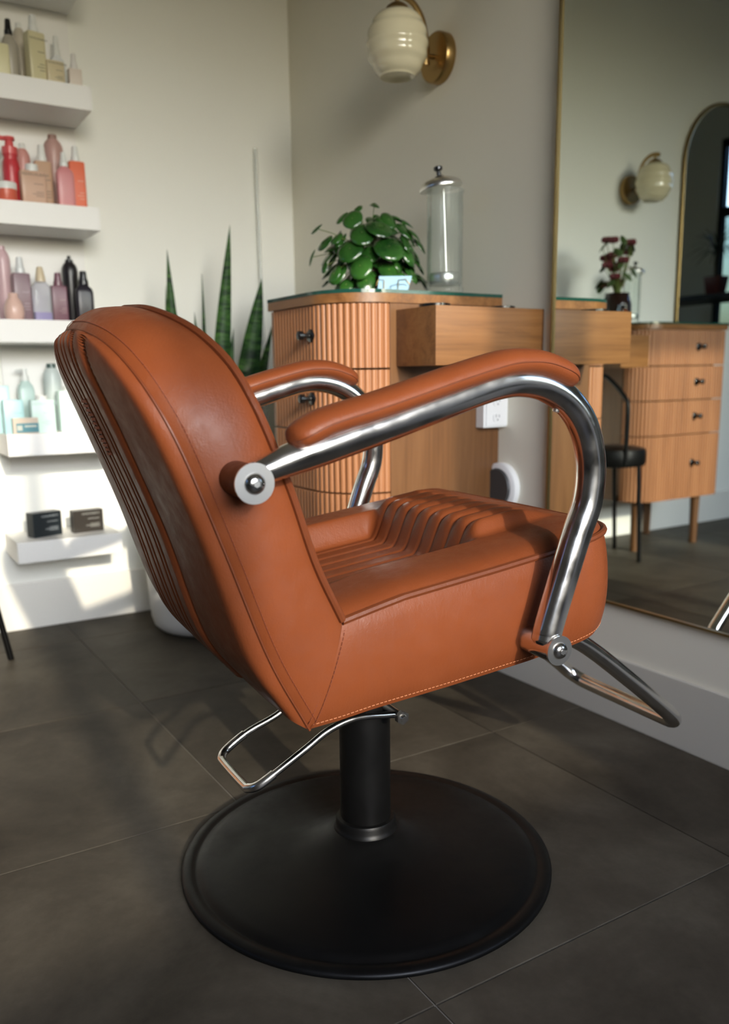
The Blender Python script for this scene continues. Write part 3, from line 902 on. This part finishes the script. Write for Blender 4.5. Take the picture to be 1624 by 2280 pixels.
def leafat(a, d, h, r, sq, tilt):
    h = max(h, .026)
    r *= 1.12
    c = right * a + toward * d * .8 + Vector((0, 0, h))
    outd = (right * a * 1.2 + toward * max(d, .01) * 1.5).normalized()
    nn = (outd * (1 - tilt * .6) + Vector((0, 0, .35 + tilt)) + Vector((random.uniform(-.2, .2), random.uniform(-.2, .2), random.uniform(-.1, .1)))).normalized()
    disc_leaf(c, nn, r, sq, 'leaf', rp, LEAFR)
    mid = pivot.lerp(c, .5) + Vector((0, 0, .03)); G().tube(spline([pivot, mid, c - nn * .001], 5), .0011, 5).build('leaf_stem', STEM, rp)
for q in lv: leafat(*q)
for k in range(90):
    th_ = random.uniform(0, 2 * pi); el = random.uniform(-.45, 1.3)
    rad_ = random.uniform(.085, .14)
    a = rad_ * cos(el) * cos(th_); d = rad_ * cos(el) * sin(th_); h = .085 + rad_ * sin(el) * .85
    d = min(d, .07)
    c = right * a + toward * d * .8
    if PC.x + c.x > XW - .035: continue
    leafat(a, d, max(.026, h), random.uniform(.018, .028), random.uniform(.55, .95), random.uniform(0, .6))

# ------------------------------------------------------------------ disinfectant jar
def jar(label, loc, k, rz=0):
    t = thing('glass_jar', label, 'jar', loc, rz, 'tall glass jars')
    o = [(.046, .0), (.047, .003), (.047, .016), (.0445, .022), (.044, .030), (.044, .235), (.0465, .240), (.0465, .246)]
    inn = [(.0425, .246), (.0425, .030), (.040, .024), (.002, .022)]
    G().lathe([(r * k, z * k) for r, z in o + inn], 36, cap0=True, cap1=False).build('glass_cylinder', GLASS, t, angle=60)
    G().lathe([(.036 * k, .030 * k), (.0375 * k, .033 * k), (.0375 * k, .052 * k), (.036 * k, .054 * k), (.03 * k, .054 * k)], 32).build('basket', STEEL, t)
    G().cyl((0.004 * k, 0, .054 * k), (-.004 * k, 0, .25 * k), .0022 * k, 10).build('lift_rod', STEEL, t)
    # lid sits tilted with its plate leaning out to one side
    m = Matrix.Rotation(radians(-9), 4, 'Y')
    lid = G().lathe([(.051 * k, .0), (.052 * k, .004 * k), (.049 * k, .012 * k), (.035 * k, .021 * k), (.014 * k, .026 * k), (.010 * k, .030 * k)], 36)
    lid.xf(Matrix.Translation((-.010 * k, 0, .249 * k)) @ m).build('lid', STEEL, t, angle=60)
    kb = G().lathe([(.0055 * k, .026 * k), (.0050 * k, .040 * k), (.0105 * k, .044 * k), (.0105 * k, .050 * k), (.006 * k, .0525 * k)], 20)
    kb.xf(Matrix.Translation((-.010 * k, 0, .249 * k)) @ m).build('lid_knob', BLACKGLOSS, t)
    return t
j1 = jar('tall clear glass jar with steel lid and black knob beside the round-leaf plant', (.765, .405, .9625), 1.0, radians(-31))
j2 = jar('second tall glass jar with steel lid, on the reflected station', (-.66, 1.25, .9625), .86, radians(20))
# blue card with gold clips
card = thing('display_card', 'light blue display card with gold wire clips in front of the pot', 'card', (.625, .425, .9625), radians(-31))
cv = [(-.038, 0, .0), (.034, 0, 0), (.047, .012, .044), (-.032, .012, .044)]
mk('card_sheet', cv + [(x, y + .002, z) for x, y, z in cv], [(0, 1, 2, 3), (7, 6, 5, 4), (0, 4, 5, 1), (1, 5, 6, 2), (2, 6, 7, 3), (3, 7, 4, 0)], BLUECARD, card, smooth=False)
for x_ in (-.022, .012):
    G().tube([(x_, -.004, .0), (x_ + .002, .004, .034), (x_ - .012 if x_ < 0 else x_ + .020, .006, .036), (x_ - .018 if x_ < 0 else x_ + .030, .004, .022)], .0011, 6).build('gold_clip', GOLDWIRE, card)
G().tube([(-.006, -.001, .020), (.010, .002, .024), (.028, .004, .024), (.034, .005, .020)], .0006, 5).tube([(-.006, -.001, .020), (-.004, -.002, .012), (.006, -.001, .010)], .0006, 5).build('printed_line', DARKSLOT, card)

# ------------------------------------------------------------------ snake plant
sp = thing('snake_plant', 'tall snake plant in a white round pot between shelves and station', 'plant', (.405, 1.135, 0))
G().lathe([(.12, 0), (.150, .002), (.170, .008), (.184, .022), (.191, .045), (.196, .12), (.203, .24), (.206, .375), (.203, .380), (.197, .375), (.192, .33)], 56).build('pot', POTW, sp)
G().lathe([(.194, .325), (.10, .335), (.01, .34)], 32).build('soil', SOIL, sp)
def blade(base, tip, wd, bend, twist, parent=sp, mt=LEAFS, name='leaf', peak=.45):
    base, tip = Vector(base), Vector(tip); v = []; f = []; N = 22
    ax = (tip - base).normalized()
    side = Vector((.855, -.519, 0)); 
    for i in range(N + 1):
        t = i / N
        c = base.lerp(tip, t) + Vector(bend) * sin(pi * t)
        s = (side * cos(twist * t) + Vector((.519, .855, 0)) * sin(twist * t))
        n = s.cross(ax)
        ww = wd * (.55 + .45 * sin(pi * min(1, t / peak) / 2)) * (max(0.0, 1 - max(0, (t - peak) / (1 - peak)) ** 1.9)) + .0003
        for q, dz in ((-1, .18), (-.5, .04), (0, 0), (.5, .04), (1, .18)):
            v.append(c + s * ww * .5 * q + n * ww * dz)
        for q, dz in ((1, .18), (.5, .0), (0, -.05), (-.5, .0), (-1, .18)):
            v.append(c + s * ww * .5 * q * .995 + n * (ww * dz - .0012))
    for i in range(N):
        for k in range(10):
            f.append((i * 10 + k, i * 10 + (k + 1) % 10, (i + 1) * 10 + (k + 1) % 10, (i + 1) * 10 + k))
    f.append(tuple(range(10))); f.append(tuple(N * 10 + k for k in range(10)))
    return mk(name, v, f, mt, parent, angle=60)
O = Vector((.405, 1.135, 0))
def bl(bx, by, tx, ty, tz, wd, bend=(0, 0, 0), tw=.3, **k):
    blade((bx, by, .31), Vector((tx, ty, tz)) - O, wd, bend, tw, **k)
bl(-.03, .02, .340, 1.20, 1.146, .046, (-.012, 0, 0), .5)
bl(.02, -.02, .544, 1.20, 1.231, .056, (-.010, 0, 0), .35)
bl(.05, -.03, .636, 1.18, 1.077, .070, (-.006, 0, -.01), .3, peak=.6)
bl(.00, .03, .446, 1.20, 1.082, .022, (.004, 0, 0), 1.2)
bl(.00, -.03, .408, 1.18, .968, .034, (0, 0, 0), .3)
bl(.09, .00, .690, 1.22, .945, .058, (-.02, 0, -.02), .8)
bl(-.07, .00, .327, 1.19, 1.041, .020, (-.02, 0, .0), .9)
bl(.03, .03, .560, 1.24, .925, .040, (.0, 0, 0), .5)
bl(-.02, -.03, .470, 1.17, .90, .040, (.0, 0, 0), .4)
bl(-.06, -.04, .40, 1.13, .80, .045, (.0, 0, 0), .4)
bl(.05, .05, .52, 1.27, .80, .045, (.0, 0, 0), .4)
# thin clear rod leaning in the corner behind the plant
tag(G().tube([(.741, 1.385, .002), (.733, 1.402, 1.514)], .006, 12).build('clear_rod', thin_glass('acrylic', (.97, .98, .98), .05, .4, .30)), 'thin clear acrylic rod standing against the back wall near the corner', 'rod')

# ------------------------------------------------------------------ stool
sx, sy = -.372, 1.06
stl = thing('black_stool', 'black round-seat metal stool whose leg shows at the left edge', 'stool', (sx, sy, 0))
G().lathe([(.10, .395), (.128, .400), (.133, .415), (.133, .450), (.127, .466), (.10, .472), (.02, .474)], 40).build('seat', BLACK, stl)
for fx, fy in ((-.454, .967), (-.583, 1.214), (-.208, 1.124), (-.337, 1.371)):
    d = Vector((fx - (sx + .0), fy - (sy + .0), 0)); t_ = d.normalized() * .105
    G().tube([(t_.x, t_.y, .400), (d.x, d.y, .0)], [.0085, .0085], 14).build('leg', BLACK, stl)
G().tube(spline([(.055, -.118, .41), (.055, -.122, .55), (.055, -.118, .645), (.055, -.085, .690), (.055, -.03, .735), (.055, .01, .753), (.055, .07, .735), (.055, .12, .690), (.055, .135, .645), (.055, .13, .41)], 6), .0085, 12).build('back_frame', BLACK, stl)

# ------------------------------------------------------------------ vase with flowers on the second tool box
VB = Vector((-.442, 1.13, .9085))
vs = thing('flower_vase', 'dark vase of drooping red flowers, seen in the mirror', 'vase', VB)
DARKG = plain('dark_brown_glass', (.018, .008, .006), .12)
G().lathe([(.050, 0), (.055, .004), (.057, .03), (.057, .12), (.051, .148), (.046, .16), (.050, .166), (.045, .166), (.042, .155)], 32).build('vase_body', DARKG, vs)
RED = plain('dark_red_petal', (.12, .012, .016), .6); GRN = plain('dull_green_leaf', (.045, .085, .02), .5)
for k in range(34):
    a = random.uniform(0, 2 * pi); rr_ = random.uniform(.015, .095); h = random.uniform(.19, .37)
    tipv = Vector((rr_ * cos(a), rr_ * sin(a), h))
    G().tube(spline([(0, 0, .10), (rr_ * .3 * cos(a), rr_ * .3 * sin(a), .2), tipv], 5), .0016, 5).build('stem', STEM, vs)
    if k % 2:
        s = G()
        for q in range(7):
            an = 2 * pi * q / 7
            s.loft([(0, .001, .001, 2), (.009, .010, .007, 2), (.020, .013, .008, 2), (.028, .004, .003, 2)], 8)
            s.v[-32:] = [Matrix.Translation(tipv) @ Matrix.Rotation(an, 4, 'Z') @ Matrix.Rotation(radians(42), 4, 'Y') @ p for p in s.v[-32:]]
        s.build('flower', RED, vs)
    else:
        disc_leaf(tipv, (cos(a), sin(a), .8), .026, .55, 'leaf', vs, GRN)
ab = thing('amber_bottle', 'small amber bottle with a white label beside the dark vase', 'bottle', (-.405, 1.055, .9085))
G().lathe([(.019, 0), (.021, .003), (.021, .075), (.014, .088), (.009, .094), (.009, .104)], 24).build('bottle_body', plain('amber', (.16, .04, .012), .12), ab)
G().lathe([(.0215, .018), (.0215, .062)], 24, cap0=False, cap1=False).build('paper_label', plain('paper', (.7, .66, .6), .7), ab)
G().lathe([(.011, .100), (.011, .118), (.009, .120)], 20).build('cap', BLACKGLOSS, ab)

# ------------------------------------------------------------------ console table and yucca near the left window (seen in the arched mirror)
ct = thing('console_table', 'dark console table under the side window, seen in the arched mirror', 'table', (-3.28, -.12, 0))
G().box((-.30, -.55, 1.255), (.22, .75, 1.285), .003).build('table_top', BLACK, ct, smooth=False)
for x_, y_ in ((-.28, -.53), (.20, -.53), (-.28, .73), (.20, .73)):
    G().box((x_ - .015, y_ - .015, 0), (x_ + .015, y_ + .015, 1.255)).build('leg', BLACK, ct, smooth=False)
yc_ = thing('yucca_plant', 'spiky dark palm-like plant in a square tapered pot by the side window', 'plant', (-3.27, .055, 1.285))
G().loft([(0, .050, .050, 6), (.002, .052, .052, 6), (.13, .068, .068, 6), (.135, .068, .068, 6)], 28).build('pot', TERRA, yc_)
G().tube([(0, 0, .13), (.004, 0, .24), (0, .004, .32)], [.009, .008, .006], 8).build('trunk', plain('bark', (.05, .035, .02), .9), yc_)
DG = plain('dark_palm_leaf', (.015, .035, .014), .5)
for k in range(34):
    a = random.uniform(0, 2 * pi); el = random.uniform(-.2, 1.3); L_ = random.uniform(.14, .24)
    d = Vector((cos(a) * cos(el), sin(a) * cos(el), sin(el)))
    p0 = Vector((0, 0, random.uniform(.27, .33))); p2 = p0 + d * L_ + Vector((0, 0, -.05 * cos(el))); p1 = p0 + d * L_ * .5 + Vector((0, 0, .02))
    G().tube(spline([p0, p1, p2], 4), [(.001, .005)] * 4 + [(.001, .006)] * 2 + [(.001, .003)] * 2 + [(.0006, .0008)], 6).build('leaf', DG, yc_)
# bare tree outside the side window
tr = thing('bare_tree', 'bare tree branches outside the side window', 'tree', (-6.2, .9, 0))
BARK = plain('tree_bark', (.03, .027, .022), .9)
G().tube([(0, 0, -1), (.05, .02, 1.2), (0, .05, 2.6), (.05, 0, 4.2)], [.13, .11, .08, .03], 10).build('trunk', BARK, tr)
for k in range(26):
    z_ = random.uniform(.8, 3.6); a = random.choice((-1, 1)) * random.uniform(.6, 2.4)
    d = Vector((.4 * cos(a), sin(a), random.uniform(.1, .6))); L_ = random.uniform(.6, 1.5)
    p = [Vector((0.03, .03, z_)), Vector((0.03, .03, z_)) + d * L_ * .5 + Vector((0, 0, random.uniform(-.1, .1))), Vector((0.03, .03, z_)) + d * L_]
    G().tube(p, [.028, .018, .005], 6).build('branch', BARK, tr)

# ------------------------------------------------------------------ bottles
PMATS = {}
def cm(c, rough=.35, clear=False):
    key = (c, rough, clear)
    if key not in PMATS:
        PMATS[key] = thin_glass('tinted_clear', c, .06, .5, .22) if clear else plain('bottle_plastic', c, rough)
    return PMATS[key]
CAPW = (.72, .73, .70)
INKD = cm((.10, .09, .08), .6); INKL = cm((.55, .55, .55), .6)
def text_mesh(name, body, size, mt, parent, loc, rot):
    c = bpy.data.curves.new(name, 'FONT'); c.body = body; c.size = size; c.extrude = .0002; c.align_x = 'CENTER'; c.resolution_u = 2
    o = bpy.data.objects.new('tmp', c); COL.objects.link(o)
    me = bpy.data.meshes.new_from_object(o); bpy.data.objects.remove(o)
    me.materials.append(mt)
    q = bpy.data.objects.new(name, me); COL.objects.link(q); q.parent = parent; q.location = loc; q.rotation_euler = rot
    return q
def spray(s_top, h, r, mt, t, name='spray_cap'):
    G().loft([(s_top, r, r, 2), (s_top + h * .30, r * .98, r * .98, 2), (s_top + h * .33, r * .88, r * .88, 2), (s_top + h * .62, r * .74, r * .80, 2), (s_top + h * .92, r * .66, r * .76, 2.4), (s_top + h, r * .58, r * .66, 2.4)], 20).tube([(0, -r * .5, s_top + h * .86), (0, -r * .82, s_top + h * .86)], [r * .16, r * .13], 8).build(name, mt, t)
def bottle(name, label, x, y, z, kind, w_, h, col, cap=None, capc=CAPW, caph=.03, rot=0, dp=None, clear=False, ink=None, group=None, cap_r=None, lines=True, txt=False):
    t = thing(name, label, 'jar' if 'jar' in name else ('box' if 'box' in name else 'bottle'), (x, y, z), radians(rot), group)
    m_ = cm(col, .35, clear); r = w_ / 2; d = (dp or w_) / 2
    cr = (cap_r or r * .42) * 1.18
    if kind == 'rect':
        sh = min(.012, h * .12)
        G().loft([(0, r * .96, d * .96, 9), (.002, r, d, 9), (h - sh * .35, r, d, 9), (h - sh * .08, r * .96, d * .94, 8), (h, r * .88, d * .86, 6)], 32).build('bottle_body', m_, t, angle=35)
    elif kind == 'round':
        G().loft([(0, r * .94, d * .94, 2.2), (.003, r, d, 2.2), (h * .72, r, d, 2.2), (h * .84, r * .93, d * .93, 2.2), (h * .93, r * .74, d * .74, 2.2), (h, cr, cr, 2)], 32).build('bottle_body', m_, t, angle=50)
    elif kind == 'shoulder':
        G().loft([(0, r * .95, d * .95, 5), (.003, r, d, 5), (h * .80, r, d, 5), (h * .90, r * .88, d * .86, 4), (h * .96, r * .6, d * .6, 3), (h, cr, cr, 2)], 32).build('bottle_body', m_, t, angle=50)
    elif kind == 'can':
        G().loft([(0, r * .95, r * .95, 2), (.003, r, r, 2), (h * .84, r, r, 2), (h * .90, r * .95, r * .95, 2), (h * .95, r * .80, r * .80, 2), (h * .985, r * .58, r * .58, 2), (h, r * .50, r * .50, 2)], 32).build('bottle_body', m_, t, angle=50)
    elif kind == 'drop':
        G().loft([(0, r * .8, d * .8, 2.2), (.003, r * .88, d * .88, 2.2), (h * .25, r, d, 2.2), (h * .5, r * .96, d * .96, 2.2), (h * .75, r * .68, d * .7, 2.1), (h * .84, r * .5, d * .52, 2), (h, r * .46, d * .48, 2)], 32).build('bottle_body', m_, t, angle=60)
    elif kind == 'jar':
        G().loft([(0, r * .93, r * .93, 2), (.003, r * .97, r * .97, 2), (h * .62, r * .97, r * .97, 2)], 36).build('jar_body', m_, t, angle=40)
        G().loft([(h * .62, r, r, 2), (h * .96, r, r, 2), (h, r * .96, r * .96, 2)], 36).build('lid', cm(capc), t, angle=40)
    elif kind == 'box':
        G().box((-r, -d, 0), (r, d, h), .0012).build('carton', m_, t, smooth=False)
    mc = cm(capc, .3)
    if cap == 'spray': spray(h, caph, cr, mc, t)
    elif cap == 'cap': G().loft([(h - .001, cr, cr, 2), (h + caph * .92, cr * .96, cr * .96, 2), (h + caph, cr * .88, cr * .88, 2)], 24).build('cap', mc, t)
    elif cap == 'taper': G().loft([(h - .001, cr, cr, 2), (h + caph * .25, cr * .95, cr * .95, 2), (h + caph * .95, cr * .60, cr * .60, 2), (h + caph, cr * .5, cr * .5, 2)], 24).build('cap', mc, t)
    elif cap == 'nozzle':
        G().loft([(h - .001, cr, cr, 2), (h + caph * .35, cr * .95, cr * .95, 2), (h + caph * .45, cr * .5, cr * .5, 2), (h + caph, cr * .45, cr * .45, 2)], 20).build('cap', mc, t)
    elif cap == 'pump':
        G().loft([(h - .001, cr, cr, 2), (h + caph * .40, cr, cr, 2), (h + caph * .42, cr * .6, cr * .6, 2), (h + caph * .8, cr * .5, cr * .5, 2), (h + caph * .82, cr * .75, cr * .75, 2), (h + caph, cr * .7, cr * .7, 2)], 20).tube([(0, 0, h + caph * .9), (-cr * 1.8, -.003, h + caph * .88), (-cr * 2.2, -.004, h + caph * .80)], [cr * .32, cr * .28, cr * .22], 10).build('pump', mc, t)
    if ink is not None and lines:
        im = cm(ink, .6); yy_ = -d - .0006
        if kind in ('rect', 'box'):
            s = G()
            for k_, (ww, hz) in enumerate(((.42, .60), (.34, .36), (.50, .30), (.36, .24))):
                s.box((r * .72 - ww * w_ * .9, yy_, h * hz), (r * .72, yy_ + .0008, h * hz + max(.0012, h * .014)))
            s.build('printed_lines', im, t, smooth=False)['kind'] = 'stuff'
    if txt:
        text_mesh('printed_name', 'KEVIN.MURPHY', w_ * .155 if kind != 'box' else .0078, cm(ink or (.1, .09, .08), .6), t, (r * .18, -d - .0004, h * (.84 if kind == 'rect' else .80)), (pi / 2, 0, 0))
    return t
GB = 'hair product bottles on the shelves'
Z1, Z2, Z3, Z4, Z5 = 1.565, 1.249, .937, .622, .312
CREAM = (.60, .55, .34); DK = (.16, .14, .11)
bottle('shampoo_bottle', 'glossy pale cream bottle at the far left of the upper cream shelf', -.075, 1.262, Z1, 'rect', .052, .083, (.66, .62, .38), dp=.03)
bottle('spray_bottle', 'grey spray bottle with black nozzle on the cream shelf', -.037, 1.302, Z1, 'round', .044, .122, (.36, .33, .27), 'spray', (.008, .008, .008), .040, ink=DK)
bottle('aerosol_can', 'slim beige aerosol can behind the tall cream bottle', .003, 1.362, Z1, 'can', .036, .165, (.50, .45, .36), 'cap', CAPW, .014)
bottle('spray_bottle', 'tall square cream spray bottle with a white nozzle', .021, 1.266, Z1, 'rect', .047, .127, CREAM, 'spray', CAPW, .044, rot=14, dp=.036, ink=DK, cap_r=.0115, txt=True)
bottle('shampoo_bottle', 'short square cream bottle right of the tall cream one', .067, 1.262, Z1, 'rect', .049, .062, (.58, .50, .32), dp=.034, rot=8, ink=DK, txt=True)
bottle('spray_bottle', 'frosted white spray bottle at the back of the cream shelf', .102, 1.365, Z1, 'shoulder', .044, .112, (.68, .70, .70), 'spray', CAPW, .052, dp=.03)
bottle('dropper_bottle', 'small pale peach bottle at the right end of the cream shelf', .121, 1.258, Z1, 'rect', .036, .050, (.66, .58, .50), 'spray', (.70, .68, .64), .040, dp=.026, cap_r=.009)
bottle('foam_bottle', 'glossy red pump foam bottle', -.060, 1.302, Z2, 'round', .046, .135, (.50, .035, .045), 'pump', (.62, .09, .09), .045, cap_r=.0175)
bottle('round_bottle', 'small round pink bottle with white cap behind the red pump', -.014, 1.366, Z2, 'can', .040, .168, (.58, .28, .25), 'cap', CAPW, .014)
bottle('product_jar', 'orange-red jar with white lid at the left of the pink shelf', -.089, 1.246, Z2, 'jar', .058, .048, (.62, .12, .07))
bottle('shampoo_bottle', 'wide beige bottle with round white cap on the pink shelf', -.014, 1.262, Z2, 'rect', .068, .088, (.56, .36, .26), 'cap', CAPW, .018, dp=.03, rot=4, cap_r=.0145, ink=DK, txt=True)
bottle('spray_bottle', 'tan spray bottle with white nozzle behind the wide beige bottle', .027, 1.316, Z2, 'rect', .046, .128, (.50, .32, .21), 'spray', CAPW, .044, dp=.032, ink=DK, cap_r=.0115)
bottle('aerosol_can', 'tall mauve-pink aerosol can with a domed top', .073, 1.370, Z2, 'can', .056, .205, (.46, .28, .25), 'cap', (.26, .15, .12), .012, cap_r=.011)
bottle('spray_bottle', 'rose pink spray bottle left of the coral one', .073, 1.258, Z2, 'shoulder', .048, .108, (.60, .24, .25), 'spray', CAPW, .038, dp=.028, ink=DK, cap_r=.0095)
bottle('spray_bottle', 'bright coral spray bottle at the right end of the pink shelf', .118, 1.304, Z2, 'rect', .044, .135, (.72, .15, .07), 'spray', CAPW, .042, dp=.03, ink=(.75, .4, .3), cap_r=.0105)
bottle('aerosol_can', 'tall dusty pink canister cut by the left edge of the photo', -.097, 1.352, Z3, 'can', .042, .200, (.56, .38, .40), 'cap', (.5, .33, .35), .010)
bottle('drop_bottle', 'small peach teardrop bottle in front of the mauve bottles', -.094, 1.252, Z3, 'drop', .054, .072, (.66, .44, .37), None, cap_r=.012, ink=DK)
bottle('spray_bottle', 'mauve square spray bottle with clear white nozzle', -.060, 1.303, Z3, 'rect', .048, .132, (.20, .12, .14), 'spray', (.66, .68, .68), .044, dp=.03, ink=(.45, .36, .38), cap_r=.011)
db = bottle('oil_bottle', 'clear lilac bottle with tapered beige cap and violet liquid', -.007, 1.300, Z3, 'shoulder', .054, .112, (.90, .89, .95), 'taper', (.62, .52, .36), .040, dp=.03, clear=True, cap_r=.012)
G().loft([(.003, .0245, .0125, 5), (.026, .0250, .0130, 5)], 28).build('violet_liquid', plain('violet', (.20, .13, .42), .3), db)
bottle('spray_bottle', 'small plum spray bottle between the lilac and the black ones', .041, 1.300, Z3, 'rect', .044, .102, (.17, .075, .10), 'spray', (.17, .075, .10), .036, dp=.028, ink=(.4, .28, .3), cap_r=.011)
bottle('aerosol_can', 'glossy black aerosol can with silver collar', .093, 1.365, Z3, 'can', .046, .178, (.010, .008, .010), 'nozzle', (.012, .012, .012), .018, ink=INKL and (.5, .5, .5))
bottle('spray_bottle', 'black square spray bottle with sloping shoulders', .114, 1.300, Z3, 'shoulder', .050, .108, (.016, .013, .020), 'spray', (.010, .010, .012), .038, dp=.03, cap_r=.012)
bottle('lotion_tube', 'upright aqua bottle at the left of the mint shelf', -.139, 1.312, Z4, 'rect', .040, .135, (.42, .64, .64), dp=.03)
bottle('shampoo_bottle', 'square aqua bottle with pale leaf emblem', -.120, 1.262, Z4, 'rect', .056, .096, (.36, .58, .60), dp=.032, ink=(.2, .36, .38))
bottle('pump_bottle', 'mint bottle with white pump at the back of the mint shelf', -.062, 1.364, Z4, 'shoulder', .046, .148, (.48, .62, .58), 'pump', CAPW, .036, dp=.04, cap_r=.010)
bottle('glass_bottle', 'clear grey rounded bottle with dark cap against the wall', .017, 1.366, Z4, 'can', .052, .186, (.52, .58, .56), 'cap', (.06, .10, .09), .012, cap_r=.012)
cj = bottle('cream_jar', 'low square beige jar with teal band in front of the mint bottles', -.096, 1.236, Z4, 'box', .068, .045, (.56, .46, .36), dp=.034)
G().box((-.026, -.0182, .004), (.034, -.0172, .030)).build('teal_band', cm((.07, .22, .26)), cj, smooth=False)
G().box((-.024, -.0188, .010), (-.010, -.0181, .024)).build('printed_emblem', cm((.5, .52, .45)), cj, smooth=False)
G().box((-.004, -.0188, .019), (.028, -.0181, .024)).build('printed_line', cm((.5, .52, .45)), cj, smooth=False)
bottle('shampoo_bottle', 'square mint bottle with small white cap in the middle', -.040, 1.262, Z4, 'rect', .068, .094, (.56, .72, .66), 'cap', CAPW, .012, dp=.034, ink=(.36, .5, .47), cap_r=.015, txt=True)
bottle('shampoo_bottle', 'large pale mint bottle at the right, partly behind the chair', .052, 1.296, Z4, 'rect', .082, .118, (.58, .73, .68), 'cap', CAPW, .014, dp=.040, rot=6, ink=(.38, .5, .47), cap_r=.018)
bx1 = bottle('product_box', 'left blue-black carton on the lowest shelf', -.054, 1.300, Z5, 'box', .092, .073, (.010, .016, .020), dp=.040, rot=18, ink=(.42, .45, .46), txt=True)
bx2 = bottle('product_box', 'right brown-black carton on the lowest shelf', .072, 1.302, Z5, 'box', .092, .068, (.030, .024, .018), dp=.036, rot=4, ink=(.42, .42, .38), txt=True)
